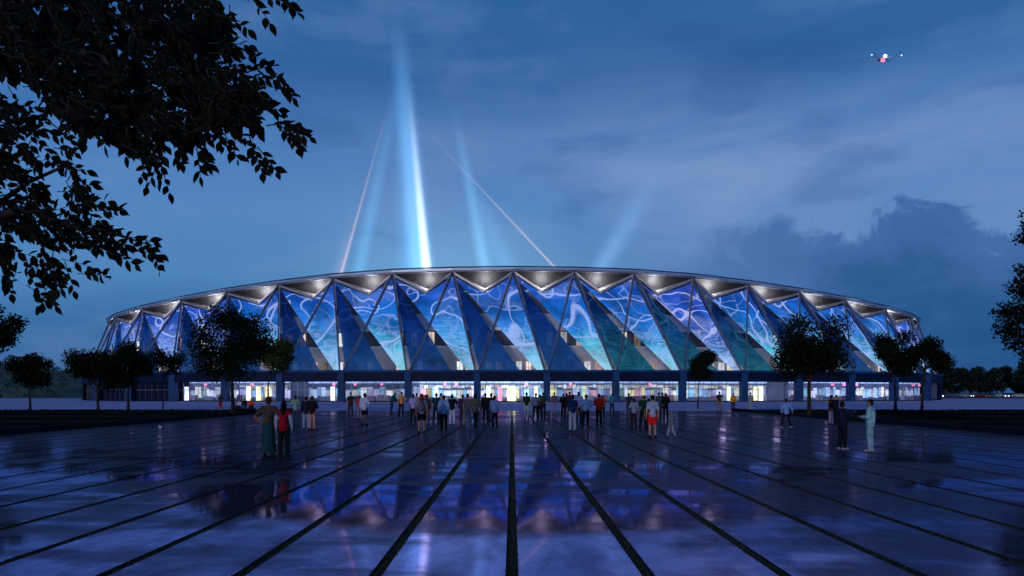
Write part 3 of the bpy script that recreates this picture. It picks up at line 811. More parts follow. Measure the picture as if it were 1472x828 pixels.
# trees whose crowns reach in from the edges
tree('fine-leaved dark tree reaching in at the left edge, under the big leaves', -26.8, 34, 8, 5.2, 2.6, 1.5, 21, n=9000, leaf=.16, tr=.12, lobes=14, blobs=[(2.0, 0, 4.9, .6), (2.3, .3, 5.3, .45), (1.6, 0, 4.5, .5), (2.2, 0, 4.4, .35)])
tree('dark tree with ragged crown reaching in at the right edge', 24.6, 28.5, 10, 5.2, 3.0, 3.0, 22, n=34000, leaf=.14, tr=.15, lobes=30,
     blobs=[(-4.3, 0, 4.4, .5), (-4.1, .3, 5.2, .5), (-3.8, 0, 3.9, .5), (-3.6, 0, 6.1, .6), (-3.4, 0, 3.3, .42), (-3.3, 0, 8.3, .55), (-3.0, 0, 9.0, .6), (-3.6, .2, 6.9, .3), (-3.3, 0, 4.9, .8), (-2.9, 0, 7.6, .35), (-3.0, .2, 2.9, .4), (-2.0, 0, 4.6, .75), (-1.5, .2, 5.6, .7), (-2.6, .1, 4.1, .45), (-1.2, 0, 3.6, .7), (-.9, .3, 6.3, .55), (-1.4, .1, 8.3, .5), (-.6, 0, 8.6, .6), (-2.4, 0, 5.0, .4), (-.9, 0, 4.9, .8), (-.7, 0, 2.9, .55), (-.2, 0, 7.3, .7)])

# far tree line on the right
rd = random.Random(77)
far = []
for i in range(17):
    px = 1330 + i * 16 + rd.uniform(-5, 5); d = rd.uniform(262, 320)
    x = (px - 736) * d / F; h = EYE + (564 - rd.uniform(517, 536)) * d / F
    hh = h; far.append(tree('dark grey-green tree in the far row behind the parked cars', x, d, hh, hh * .50, rd.uniform(4.6, 6.4), hh * .52, 200 + i, n=2600, leaf=.95, tr=.28, group='far row of trees behind the parked cars', lobes=9, mat=M_leaf_far))

# hill on the left
hv, hf = [], []
n1, n2 = 60, 14
for j in range(n2 + 1):
    for i in range(n1 + 1):
        x = -520 + 330 * i / n1; y = 270 + 190 * j / n2
        s = math.sin(math.pi * min(1, j / n2)) ; t_ = i / n1
        ed = min(1, (1 - t_) * 2.2) ** .6 * min(1, t_ * 6 + .3)
        z = -1 + 26 * s ** .7 * ed + 1.0 * noise.noise((x * .03, y * .03, 3)) * s
        hv.append((x, y, z))
for j in range(n2):
    for i in range(n1):
        a = j * (n1 + 1) + i; hf.append((a, a + 1, a + n1 + 2, a + n1 + 1))
o = link('hill', mesh('hill', hv, hf), pbr('hill_scrub', (.060, .085, .055), .95, 0, .5, .06, .3), smooth=True); o['kind'] = 'structure'
rs = np.random.RandomState(5); P = np.array(hv); idx = rs.randint(0, len(P), 9000)
Pc = P[idx] + rs.uniform(-6, 6, (9000, 3)) * np.array([1, 1, 0]); Pc[:, 2] = P[idx][:, 2] + rs.uniform(0, 1.6, 9000)
v, f = rot_leaf(rs, 9000, Pc, 1.7)
tag(link('hill_shrubbery', npmesh('hill_shrubbery', v, f), leafmat('leaf_hill', (.025, .040, .022, 1), (.065, .085, .05, 1), .1)), 'dark scrub covering the hill at the left edge', 'shrubs', kind='stuff')


# ------------------------------------------------------------------ big leaves hanging in at the top left
def leafshape(L, Wd):
    """pointed oval leaflet, slightly folded along the midrib"""
    prof = [(0, 0), (.18, .32), (.42, .5), (.68, .36), (.86, .15), (1.0, 0)]
    v = [(0, 0, 0)]; 
    for t_, w_ in prof[1:-1]: v += [(-w_ * Wd, t_ * L, .10 * Wd), (0, t_ * L, -.04 * L * t_), (w_ * Wd, t_ * L, .10 * Wd)]
    v.append((0, L, -.10 * L)); e = len(v) - 1
    f = [(0, 2, 1), (0, 3, 2)]
    for i in range(len(prof) - 3):
        a = 1 + i * 3; f += [(a, a + 1, a + 4, a + 3), (a + 1, a + 2, a + 5, a + 4)]
    a = e - 3; f += [(a, a + 1, e), (a + 1, a + 2, e)]
    return v, f
LV, LF = leafshape(1.0, .56)
LVn = np.array(LV)
leaf_me = mesh('leaf', LV, LF); leaf_me.materials.append(M_leaf_near)
leaf_me.polygons.foreach_set('use_smooth', [True] * len(leaf_me.polygons))

def inpoly(x, y, poly):
    c = False; j = len(poly) - 1
    for i in range(len(poly)):
        if (poly[i][1] > y) != (poly[j][1] > y) and x < (poly[j][0] - poly[i][0]) * (y - poly[i][1]) / (poly[j][1] - poly[i][1]) + poly[i][0]: c = not c
        j = i
    return c

def foliage_branch(root, poly, depth, n, leafL, seed, dirs, tips, nparts, density_in=1.0):
    """leafy sprays filling a canopy; tips = sprays placed at the ragged edge"""
    rd = random.Random(seed); inst = []; twigs = MB()
    xs = [p[0] for p in poly]; ys = [p[1] for p in poly]
    sprays = []
    while len(sprays) < n:
        px, py = rd.uniform(min(xs), max(xs)), rd.uniform(min(ys), max(ys))
        if inpoly(px, py, poly): sprays.append((px, py, None, rd.uniform(*depth)))
    for t_ in tips: sprays.append((t_[0], t_[1], t_[2], rd.uniform(depth[0], depth[0] + .8)))
    for (px, py, ang, d) in sprays:
        o = W(px, py, d)
        if ang is None: ang = rd.gauss(dirs, 32)
        a = R(ang)                       # direction seen from the front, 0 = right, negative = down
        L = (rd.uniform(.30, .46)) * (d / 8.5)
        dirv = Vector((math.cos(a), rd.uniform(-.35, .35), math.sin(a))).normalized()
        nl = rd.randint(5, 8); pts = []
        st = o - dirv * L * .9
        for i in range(5):
            t_ = i / 4; pts.append(st + dirv * L * t_ + Vector((0, 0, -.10 * L * t_ * t_)))
        twigs.tube(pts, [.008, .007, .006, .004, .002], 4)
        for i in range(nl):
            t_ = .25 + .75 * i / (nl - 1); p = st + dirv * L * t_ + Vector((0, 0, -.10 * L * t_ * t_))
            s = 1 if i % 2 else -1
            side = Vector((0, 1, 0)).cross(dirv).normalized()
            ld = (dirv * rd.uniform(.5, 1.0) + side * s * rd.uniform(.5, 1.0) * (0 if i == nl - 1 else 1) + Vector((0, rd.uniform(-.5, .5), -.45))).normalized()
            nrm = Vector((rd.gauss(0, .45), -1, rd.gauss(.3, .5))).normalized()
            xax = ld.cross(nrm).normalized(); nz = xax.cross(ld).normalized()
            sc = leafL * rd.uniform(.7, 1.2) * (d / 8.5)
            M = Matrix((xax, ld, nz)).transposed().to_4x4(); M = Matrix.Translation(p) @ M @ Matrix.Scale(sc, 4)
            inst.append((M, px, py))
    keep = inst[-nparts:] if nparts < len(inst) else inst
    rest = inst[:-nparts] if nparts < len(inst) else []
    rl = Vector(root.location)
    for M, _, _ in keep:
        o = bpy.data.objects.new('leaf', leaf_me); COL.objects.link(o); o.parent = root; o.matrix_local = Matrix.Translation(-rl) @ M
    if rest:
        nv = len(LVn); allv = np.concatenate([(np.c_[LVn, np.ones(nv)] @ np.array(M).T)[:, :3] for M, _, _ in rest]) - np.array(rl)
        ff = [tuple(q + i * nv for q in f_) for i in range(len(rest)) for f_ in LF]
        me = bpy.data.meshes.new('foliage'); me.from_pydata(allv.tolist(), [], ff); me.update()
        o = link('foliage', me, M_leaf_near, root); o['kind'] = 'stuff'
    twigs.v = [tuple(Vector(v) - rl) for v in twigs.v]
    twigs.build('twigs', M_bark, root)['kind'] = 'stuff'

def limb(root, plist, r0, r1, n=7):
    rl = Vector(root.location); pts = [W(*p) - rl for p in plist]; m = len(pts)
    MB().tube(pts, [r0 + (r1 - r0) * i / (m - 1) for i in range(m)], n).build('branch', M_bark, root, smooth=True)

nt = empty('foreground_tree', (-9.6, 8.4, 0))
tag(nt, 'big-leaved tree hanging black branches across the top left corner', 'tree')
MB().tube([(0, 0, -.1), (.1, 0, 2.0), (.05, 0, 4.4), (.3, .1, 7.5), (.9, .1, 10)], [.36, .27, .24, .18, .10], 12).build('trunk', M_bark, nt, smooth=True)
polyA = [(-60, -60), (420, -60), (330, 8), (335, 60), (365, 105), (385, 150), (385, 180), (345, 190), (315, 175), (290, 200), (255, 210), (215, 230), (185, 205), (120, 190), (95, 170), (70, 135), (25, 110), (-60, 95)]
tipsA = [(425, 12, -35), (405, -2, -10), (385, 25, -50), (352, 35, -20), (370, 78, -15), (388, 92, 20), (398, 112, 5), (418, 132, -45), (440, 192, -8), (425, 205, -50), (420, 175, 10), (395, 240, -50), (375, 238, -70), (340, 222, -60), (352, 195, -30), (318, 200, -80), (300, 232, -60), (288, 246, -85), (262, 230, -70), (242, 268, -75), (232, 250, -95), (214, 262, -110), (205, 245, -120), (182, 216, -90), (150, 200, -80), (120, 196, -90), (95, 180, -100), (400, 155, -20), (366, 130, 0), (330, 180, -60),
         (60, 130, -40), (90, 155, -60), (340, 100, -10), (352, 60, 10), (362, 165, -30)]
foliage_branch(nt, polyA, (7.2, 10.8), 640, .155, 31, -38, tipsA, 290)
limb(nt, [(-300, -60, 8.4), (-60, 20, 8.3), (90, 70, 8.2), (220, 110, 8.2), (330, 130, 8.1), (410, 170, 8.0)], .12, .012)
limb(nt, [(-60, 20, 8.3), (120, -10, 8.6), (260, -30, 8.7), (420, -5, 8.6)], .07, .01)
limb(nt, [(90, 70, 8.2), (180, 150, 8.0), (235, 230, 7.9)], .05, .01)
limb(nt, [(220, 110, 8.2), (290, 170, 8.2), (330, 215, 8.1)], .035, .008)

nt2 = empty('foreground_tree', (-12.2, 11.4, 0))
tag(nt2, 'looser dark tree at left whose lower branches point right below the big-leaved mass', 'tree')
MB().tube([(0, 0, -.1), (-.05, 0, 1.6), (.12, 0, 3.6), (.1, .1, 6.5), (.4, .1, 9)], [.30, .24, .20, .15, .08], 12).build('trunk', M_bark, nt2, smooth=True)
polyB = [(-60, 110), (30, 150), (75, 190), (95, 225), (110, 260), (140, 285), (150, 320), (185, 345), (190, 362), (140, 360), (110, 370), (90, 395), (70, 405), (40, 385), (-60, 400)]
tipsB = [(215, 342, -5), (225, 362, -5), (228, 380, -60), (205, 352, 5), (190, 375, -20), (160, 325, 10), (168, 300, 5), (150, 285, 15), (128, 262, 10), (120, 240, -5), (104, 215, -10), (95, 195, -10), (148, 392, 0), (130, 380, -10), (105, 410, -70), (75, 432, -30), (62, 432, -150), (50, 405, -60), (15, 415, -60), (85, 405, -60), (175, 345, -10), (60, 170, 0), (45, 150, 10)]
foliage_branch(nt2, polyB, (10.2, 13.0), 150, .142, 41, -12, tipsB, 280)
limb(nt2, [(-200, 330, 11.4), (-40, 320, 11.4), (40, 300, 11.3), (100, 325, 11.2), (160, 335, 11.2), (215, 352, 11.2)], .09, .010)
limb(nt2, [(-40, 320, 11.4), (40, 262, 11.6), (90, 240, 11.6), (120, 246, 11.6)], .05, .008)
limb(nt2, [(40, 300, 11.3), (60, 350, 11.2), (75, 400, 11.1)], .035, .008)
limb(nt2, [(-40, 320, 11.4), (10, 200, 11.9), (60, 165, 12), (95, 195, 12)], .05, .008)


# ------------------------------------------------------------------ people
def remesh(mb, vox, ratio=.4, sm=2):
    me = mesh('tmp', mb.v, mb.f); o = bpy.data.objects.new('tmp', me); COL.objects.link(o)
    r = o.modifiers.new('r', 'REMESH'); r.mode = 'VOXEL'; r.voxel_size = vox; r.use_smooth_shade = True
    s = o.modifiers.new('s', 'SMOOTH'); s.iterations = sm; s.factor = .5
    d = o.modifiers.new('d', 'DECIMATE'); d.ratio = ratio
    bpy.context.view_layer.update(); dg = bpy.context.evaluated_depsgraph_get()
    out = bpy.data.meshes.new_from_object(o.evaluated_get(dg)); bpy.data.objects.remove(o)
    out.polygons.foreach_set('use_smooth', [True] * len(out.polygons))
    return out

def pose_joints(p):
    J = dict(pel=(0, 0, .95), chest=(0, -.01, 1.30), neck=(0, -.02, 1.48), head=(0, .01, 1.635),
             sh={-1: (-.175, -.015, 1.415), 1: (.175, -.015, 1.415)}, elb={-1: (-.235, -.03, 1.13), 1: (.235, -.03, 1.13)},
             wr={-1: (-.245, .05, .90), 1: (.245, .05, .90)}, hip={-1: (-.09, 0, .92), 1: (.09, 0, .92)},
             kn={-1: (-.105, .02, .49), 1: (.105, .02, .49)}, an={-1: (-.115, -.02, .085), 1: (.115, -.02, .085)})
    def st(k, s, v): J[k][s] = v
    if p == 'fold':
        for s in (-1, 1): st('elb', s, (s * .26, 0, 1.15)); st('wr', s, (s * .09, .24, 1.16))
    elif p == 'hip':
        st('kn', -1, (-.12, .05, .49)); st('an', -1, (-.17, .03, .085)); st('elb', 1, (.33, -.07, 1.18)); st('wr', 1, (.19, .07, 1.02)); J['head'] = (.02, .02, 1.63)
    elif p == 'walk':
        st('kn', -1, (-.09, .20, .52)); st('an', -1, (-.10, .27, .10)); st('kn', 1, (.10, -.03, .50)); st('an', 1, (.11, -.30, .15))
        st('elb', -1, (-.24, -.16, 1.15)); st('wr', -1, (-.24, -.12, .91)); st('elb', 1, (.24, .08, 1.14)); st('wr', 1, (.22, .25, .96))
    elif p == 'wide':
        st('kn', -1, (-.19, .04, .50)); st('an', -1, (-.30, .0, .09)); st('kn', 1, (.17, .02, .50)); st('an', 1, (.27, -.10, .10))
        st('elb', 1, (.34, 0, 1.18)); st('wr', 1, (.42, .10, .97)); st('elb', -1, (-.27, 0, 1.15)); st('wr', -1, (-.22, .12, .93))
    elif p == 'point':
        st('elb', -1, (-.36, .10, 1.32)); st('wr', -1, (-.58, .20, 1.30)); J['head'] = (-.02, .03, 1.63)
    elif p == 'reach':
        st('elb', -1, (-.30, .16, 1.24)); st('wr', -1, (-.16, .40, 1.33)); st('elb', 1, (.30, .16, 1.26)); st('wr', 1, (.14, .40, 1.36)); J['chest'] = (0, .02, 1.30)
    elif p == 'akimbo':
        for s in (-1, 1): st('elb', s, (s * .36, -.06, 1.16)); st('wr', s, (s * .20, .04, 1.00))
    elif p == 'lean':
        J['chest'] = (0, .14, 1.26); J['neck'] = (0, .24, 1.41); J['head'] = (0, .31, 1.53)
        for s in (-1, 1): st('sh', s, (s * .175, .20, 1.35)); st('elb', s, (s * .22, .30, 1.09)); st('wr', s, (s * .16, .46, .97))
        st('an', 1, (.12, -.12, .085))
    elif p == 'sit':
        dz = -.62
        J['pel'] = (0, 0, .33); J['chest'] = (0, .03, .68); J['neck'] = (0, .04, .86); J['head'] = (0, .08, 1.01)
        for s in (-1, 1):
            st('sh', s, (s * .175, .04, .795)); st('elb', s, (s * .24, .12, .54)); st('wr', s, (s * .14, .33, .50)); st('hip', s, (s * .09, .03, .31)); st('kn', s, (s * .13, .38, .46)); st('an', s, (s * .12, .42, .085))
    return {k: ({s: Vector(v) for s, v in q.items()} if isinstance(q, dict) else Vector(q)) for k, q in J.items()}

PM = {}
def part_mesh(kind, pose):
    key = (kind, pose)
    if key in PM: return PM[key]
    J = pose_joints(pose); mb = MB(); V = Vector
    fw = V((0, 1, 0))
    if kind == 'body':
        c, n, h = J['chest'], J['neck'], J['head']
        mb.ball(J['pel'], (.155, .105, .12), 14, 8); mb.cap(J['pel'] + V((0, 0, .05)), c - V((0, 0, .02)), .115, .125); mb.ball(c, (.165, .105, .17), 14, 8)
        mb.cap(J['sh'][-1], J['sh'][1], .062, .062); mb.cap(c + V((0, 0, .1)), n, .09, .058); mb.cap(n, h - V((0, 0, .05)), .055, .055)
        mb.ball(h + V((0, 0, .015)), (.074, .093, .105), 16, 10); mb.ball(h + V((0, .03, -.055)), (.052, .058, .06), 12, 8)
        mb.cap(h + V((0, .088, .01)), h + V((0, .108, -.025)), .010, .016, 8)             # nose
        for s in (-1, 1):
            mb.ball(h + V((s * .077, -.005, -.01)), (.014, .022, .033), 8, 6)             # ear
            mb.cap(J['sh'][s], J['elb'][s], .052, .040); mb.cap(J['elb'][s], J['wr'][s], .040, .027)
            d = (J['wr'][s] - J['elb'][s]).normalized(); sd = d.cross(fw)
            sd = sd.normalized() if sd.length > .3 else V((1, 0, 0)); fr = sd.cross(d).normalized()
            hw = J['wr'][s]; mb.cap(hw + fr * .022, hw + d * .075 + fr * .024, .019, .018, 8); mb.cap(hw - fr * .02, hw + d * .075 - fr * .024, .019, .018, 8); mb.cap(hw, hw + d * .08, .02, .02, 8)
            for q, (o_, ln) in enumerate(((.036, .062), (.013, .075), (-.012, .070), (-.036, .052))):
                b0 = hw + d * .08 + fr * o_; b1 = b0 + d * ln * .55 + fr * o_ * .12; b2 = b1 + d * ln * .4 - sd * s * .022
                mb.cap(b0, b1, .0125, .011, 6, 2); mb.cap(b1, b2, .011, .010, 6, 2)
            t0 = hw + d * .025 + fr * .035; mb.cap(t0, t0 + d * .045 + fr * .03, .013, .0115, 6, 2)
            mb.cap(J['hip'][s], J['kn'][s], .085, .055); mb.cap(J['kn'][s], J['an'][s], .052, .034)
            mid = J['kn'][s].lerp(J['an'][s], .28) - fw * .018; mb.cap(J['kn'][s], mid, .05, .052)
            a = J['an'][s]; mb.cap(a - V((0, .03, .045)), a + V((0, .13, -.055)), .036, .028)
        PM[key] = remesh(mb, .0095, .30, 2)
        return PM[key]
    if kind in ('shirt', 'jacket', 'vest'):
        e = .016 if kind != 'jacket' else .03
        c, n = J['chest'], J['neck']
        low = J['pel'] + V((0, 0, -.04 if kind == 'shirt' else -.08))
        mb.ball(J['pel'] + V((0, 0, .03)), (.16 + e, .112 + e, .10 + e), 14, 8); mb.cap(J['pel'] + V((0, 0, .05)), c, .125 + e, .13 + e); mb.ball(c, (.168 + e, .108 + e, .165 + e), 14, 8)
        mb.cap(J['sh'][-1], J['sh'][1], .062 + e, .062 + e); mb.cap(c + V((0, 0, .1)), n - V((0, 0, .035)), .09 + e, .066 + e * .4)
        mb.ball(low, (.165 + e, .115 + e, .075), 14, 6)
        for s in (-1, 1):
            if kind == 'vest': mb.cap(J['sh'][s], J['sh'][s].lerp(J['elb'][s], .2), .055 + e, .055 + e)
            elif kind == 'shirt': mb.cap(J['sh'][s], J['sh'][s].lerp(J['elb'][s], .75), .053 + e, .052 + e)
            else: mb.cap(J['sh'][s], J['elb'][s], .053 + e, .046 + e); mb.cap(J['elb'][s], J['elb'][s].lerp(J['wr'][s], .85), .046 + e, .032 + e)
    elif kind == 'sleeves':
        for s in (-1, 1): mb.cap(J['sh'][s], J['elb'][s], .066, .056); mb.cap(J['elb'][s], J['elb'][s].lerp(J['wr'][s], .9), .056, .04)
    elif kind in ('trousers', 'shorts'):
        mb.ball(J['pel'] + V((0, 0, .0)), (.158, .112, .115), 14, 8)
        for s in (-1, 1):
            k, a, h_ = J['kn'][s], J['an'][s], J['hip'][s]
            if kind == 'trousers': mb.cap(h_, k, .100, .078); mb.cap(k - V((0, .012, 0)), a - V((0, 0, .02)), .082, .062)
            else: mb.cap(h_, h_.lerp(k, .72), .102, .088)
    elif kind in ('skirt', 'short_skirt'):
        end = .14 if kind == 'skirt' else .58
        c = J['pel']; mid = (J['an'][-1] + J['an'][1]) / 2
        pts = [c + V((0, 0, .10)), c + V((0, 0, 0)), V((c.x * .5 + mid.x * .5, mid.y * .4, (c.z + end) / 2)), V((mid.x, mid.y * .6, end))]
        rr_ = [.125, .165, .185 if kind == 'skirt' else .18, .235 if kind == 'skirt' else .20]
        mb.tube(pts, rr_, 16)
    elif kind == 'hair':
        h = J['head']; mb.ball(h + V((0, -.018, .035)), (.086, .096, .098), 14, 9); mb.ball(h + V((0, -.05, -.02)), (.075, .06, .085), 12, 8)
    elif kind == 'long_hair':
        h = J['head']; mb.ball(h + V((0, -.018, .035)), (.088, .098, .10), 14, 9); mb.cap(h + V((0, -.05, .0)), J['neck'] + V((0, -.085, -.12)), .085, .06)
        for s in (-1, 1): mb.cap(h + V((s * .06, -.01, .02)), J['neck'] + V((s * .075, -.04, -.08)), .035, .03)
    elif kind == 'cap':
        h = J['head']; mb.ball(h + V((0, -.005, .055)), (.090, .104, .075), 14, 8); mb.cap(h + V((-.045, .11, .055)), h + V((.045, .11, .055)), .022, .022)
    elif kind == 'shoe':
        pass
    PM[key] = remesh(mb, .015, .35, 2)
    return PM[key]

def shoe_mesh(pose, s):
    key = ('shoe', pose, s)
    if key not in PM:
        J = pose_joints(pose); a = J['an'][s]; z = max(.0, a.z - .085); mb = MB()
        mb.cap(Vector((a.x, a.y - .035, z + .045)), Vector((a.x + s * .015, a.y + .16, z + .035)), .045, .034, 10, 4); mb.cap(Vector((a.x, a.y - .02, z + .05)), Vector((a.x, a.y, z + .10)), .044, .042, 10)
        mb.box(a.x - .042, a.x + .046, a.y - .075, a.y + .17, z + .002, z + .022)
        PM[key] = mesh('shoe', mb.v, mb.f)
    return PM[key]

def cloth(rgb):
    c = lin(*rgb); return pbr('cloth_%d_%d_%d' % rgb, tuple(x * .85 for x in c[:3]), .85, 0, .25, 9, .15, .15)
SK = [(150, 105, 82), (190, 142, 118), (112, 76, 58), (170, 122, 98)]
HR = {'black': (18, 15, 15), 'brown': (58, 38, 28), 'red': (120, 50, 34), 'blond': (140, 115, 80)}
PN = [0]
def person(label, px, foot, head, pose, top, topc, leg, legc, hair='black', face=0, shoe=(30, 30, 34), long=False, sleeves=None, cap=None, sk=None, z0=0.0):
    """feet at picture row foot, crown of the head at row head"""
    d = EYE * F / (foot - 564); x = (px - 736) * d / F
    hgt = (foot - head) * d / F
    full = {'lean': 1.65, 'sit': 1.13}.get(pose, 1.755)
    s = hgt / full
    s = min(max(s, .86 if pose != 'sit' else .95), 1.10) if foot < 626 or pose == 'sit' else s
    i = PN[0]; PN[0] += 1
    root = empty('person', (x, d, z0), R(face)); root.scale = (s, s, s)
    tag(root, label, 'person', 'visitors standing and walking on the plaza')
    def add(kind, rgb, nm=None):
        me = part_mesh(kind, pose)
        if len(me.materials) == 0: me.materials.append(None)
        o = bpy.data.objects.new(nm or kind, me); COL.objects.link(o); o.parent = root
        o.material_slots[0].link = 'OBJECT'; o.material_slots[0].material = cloth(rgb)
    add('body', SK[(sk if sk is not None else i) % 4])
    add(top, topc)
    if sleeves: add('sleeves', sleeves)
    if leg: add(leg, legc)
    add('long_hair' if long else 'hair', HR[hair], 'hair')
    if cap: add('cap', cap)
    for q in (-1, 1):
        me = shoe_mesh(pose, q)
        if len(me.materials) == 0: me.materials.append(None)
        o = bpy.data.objects.new('shoe', me); COL.objects.link(o); o.parent = root
        o.material_slots[0].link = 'OBJECT'; o.material_slots[0].material = cloth(shoe)
    return root

BK = (22, 22, 28); NV = (32, 40, 72)
person('woman in brown top and long teal patterned skirt beside the red vest', 386, 657, 570, 'akimbo', 'shirt', (72, 60, 54), 'skirt', (20, 60, 66), 'brown', 0, long=False)
person('person seen from behind in red vest over white sleeves, black trousers', 408, 657, 577, 'stand', 'vest', (150, 14, 36), 'trousers', BK, 'black', 4, sleeves=(170, 175, 200), long=True)
person('person in pale green top half hidden behind the red vest', 425, 611, 568, 'fold', 'shirt', (128, 158, 138), 'trousers', (60, 70, 90), 'brown', 20)
person('person in navy top and faded jeans left of the tan trousers', 440, 617, 570, 'stand', 'jacket', (26, 30, 56), 'trousers', (128, 146, 180), 'black', 10)
person('person in black top and tan trousers standing alone left of centre', 449, 618, 569, 'fold', 'jacket', (20, 20, 26), 'trousers', (178, 132, 116), 'black', -8)
person('person in dark brown top near the dim glass bay', 504, 598, 564, 'hip', 'shirt', (52, 38, 36), 'trousers', (66, 46, 46), 'brown', 30)
person('person in red top half hidden behind the white shirt and black shorts', 517, 602, 568, 'stand', 'shirt', (180, 60, 60), 'trousers', (120, 118, 140), 'red', 15)
person('man in loose white shirt and black shorts', 524, 611, 565, 'hip', 'jacket', (188, 194, 226), 'shorts', BK, 'black', -20)
person('person in black top and red shorts by the trunk of the tall left tree', 317, 592, 566, 'fold', 'shirt', (24, 22, 26), 'shorts', (190, 20, 34), 'black', 160)
person('person in white top sitting on the kerb left of the orange shirt', 345, 590, 574, 'sit', 'shirt', (190, 190, 215), 'trousers', (40, 40, 50), 'black', 150)
person('person in dark top sitting between the white and orange shirts', 352, 589, 573, 'sit', 'jacket', (24, 24, 32), 'trousers', (90, 90, 110), 'black', 170)
person('person in orange shirt sitting on the kerb', 361, 590, 573, 'sit', 'shirt', (226, 84, 34), 'trousers', (34, 34, 44), 'red', 200)
person('person in teal jacket leaning forward before the dim glass bay', 563, 593, 564, 'lean', 'jacket', (18, 82, 98), 'trousers', (30, 38, 60), 'brown', -60)
person('person in orange-tan top and dark trousers left of the first bright column', 577, 598, 563, 'hip', 'shirt', (212, 150, 96), 'trousers', (38, 32, 40), 'black', 24)
person('person in lavender top and black trousers left of the grey tee', 594, 608, 566, 'stand', 'shirt', (160, 160, 214), 'trousers', BK, 'brown', 0)
gr = person('woman in grey tee and black shorts with a grey backpack', 606, 623, 566, 'stand', 'shirt', (124, 128, 146), 'shorts', (14, 14, 18), 'red', 6, long=True)
person('person with reddish hair and dark coat just behind the grey tee', 613, 611, 567, 'stand', 'jacket', (60, 44, 50), 'trousers', (70, 66, 88), 'red', -10, long=True)
person('person in dark teal top left of the light blue shirt and black trousers', 627, 607, 565, 'hip', 'shirt', (22, 60, 70), 'trousers', (28, 28, 38), 'black', 10)
person('person in long light blue shirt and black trousers, left group centre', 638, 619, 568, 'stand', 'jacket', (150, 176, 220), 'trousers', (16, 16, 22), 'brown', -6)
person('person in cream top standing behind the light blue shirt', 634, 604, 565, 'fold', 'shirt', (190, 176, 140), 'trousers', (36, 36, 50), 'black', 0)
person('person in black tee and white trousers', 650, 611, 567, 'akimbo', 'shirt', (18, 16, 24), 'trousers', (186, 196, 222), 'black', 0)
person('person in brown-grey top and pale grey trousers walking', 672, 614, 566, 'walk', 'shirt', (104, 96, 106), 'trousers', (142, 136, 142), 'black', 20)
person('person in olive jacket and black trousers right of the walking pale trousers', 683, 616, 566, 'walk', 'jacket', (104, 98, 84), 'trousers', (18, 18, 22), 'black', -25)
person('slim person all in black left of the pale blue shirt', 698, 606, 565, 'stand', 'jacket', (18, 17, 26), 'trousers', (20, 20, 30), 'black', 0)
person('person in pale blue-white shirt and black trousers left of the centre joint', 711, 614, 569, 'stand', 'jacket', (158, 178, 224), 'trousers', (22, 24, 34), 'brown', 8)
person('person in black and green top with white trousers right of the centre joint', 757, 601, 564, 'stand', 'shirt', (22, 44, 30), 'trousers', (166, 176, 190), 'black', 0)
person('person in grey-blue top and dark trousers before the white column gap', 770, 602, 565, 'hip', 'shirt', (92, 118, 152), 'trousers', (24, 24, 36), 'black', 0)
person('person in dark green top left of the column right of centre', 781, 599, 564, 'stand', 'shirt', (24, 66, 54), 'trousers', (28, 28, 40), 'brown', 12)
person('faded grey person standing before the column right of centre', 797, 594, 564, 'stand', 'shirt', (98, 88, 110), 'trousers', (120, 118, 160), 'brown', 0)
person('person all in black at the left of the right-hand crowd', 810, 600, 566, 'fold', 'jacket', (16, 16, 24), 'trousers', (22, 22, 30), 'black', -20)
person('person in dark coat behind the navy shirt', 819, 598, 563, 'stand', 'jacket', (30, 36, 52), 'trousers', (30, 30, 40), 'black', 0)
person('person in navy blue shirt and pale trousers', 823, 620, 567, 'stand', 'shirt', (26, 52, 100), 'trousers', (168, 172, 200), 'black', 8)
person('person in white shirt behind and right of the navy shirt', 832, 607, 563, 'stand', 'shirt', (180, 186, 226), 'trousers', (30, 30, 44), 'black', -10)
person('man in light blue shirt and black trousers left of the red jacket', 842, 614, 567, 'hip', 'shirt', (152, 184, 228), 'trousers', (18, 18, 26), 'brown', -6)
person('person in red jacket and black trousers in the right crowd', 861, 611, 566, 'fold', 'jacket', (214, 44, 30), 'trousers', (18, 18, 26), 'black', 14)
person('person in orange top just behind the red jacket', 866, 602, 568, 'stand', 'shirt', (198, 88, 54), 'trousers', (50, 44, 60), 'brown', -14)
person('person in teal-blue shirt right of the red jacket', 880, 595, 565, 'hip', 'shirt', (38, 134, 158), 'trousers', (36, 46, 84), 'black', 0)
person('slim person in dark blue before the dim purple glass bay', 904, 597, 565, 'stand', 'shirt', (48, 54, 86), 'trousers', (50, 50, 74), 'black', 0)
person('person in pale top carrying arms folded left of the dark green top', 911, 615, 572, 'fold', 'shirt', (164, 172, 190), 'trousers', (52, 42, 44), 'brown', 10)
person('red-haired person in dark green top and black trousers', 925, 615, 568, 'hip', 'shirt', (20, 62, 44), 'trousers', (14, 16, 20), 'red', 0)
person('person in light grey top and bright red shorts', 938, 630, 568, 'stand', 'shirt', (158, 168, 200), 'shorts', (226, 26, 34), 'black', 6, sk=1)
person('person in grey top standing between red shorts and the black jacket', 947, 600, 564, 'stand', 'shirt', (74, 70, 88), 'trousers', (44, 44, 58), 'brown', 0)
person('person in black jacket right of the red shorts', 957, 602, 565, 'fold', 'jacket', (18, 17, 22), 'trousers', (24, 24, 34), 'black', 0)
ch = person('child in grey hooded top and pale trousers right of the red shorts', 965, 629, 592, 'walk', 'jacket', (112, 118, 140), 'trousers', (150, 154, 170), 'blond', 30); 
person('person in dark top and tan trousers, leftmost of three near the right glass bays', 1034, 591, 563, 'hip', 'shirt', (48, 38, 42), 'trousers', (142, 112, 98), 'black', 0)
person('person in yellow-orange top between two others near the right glass bays', 1054, 590, 565, 'stand', 'jacket', (214, 140, 52), 'trousers', (36, 28, 30), 'brown', 0)
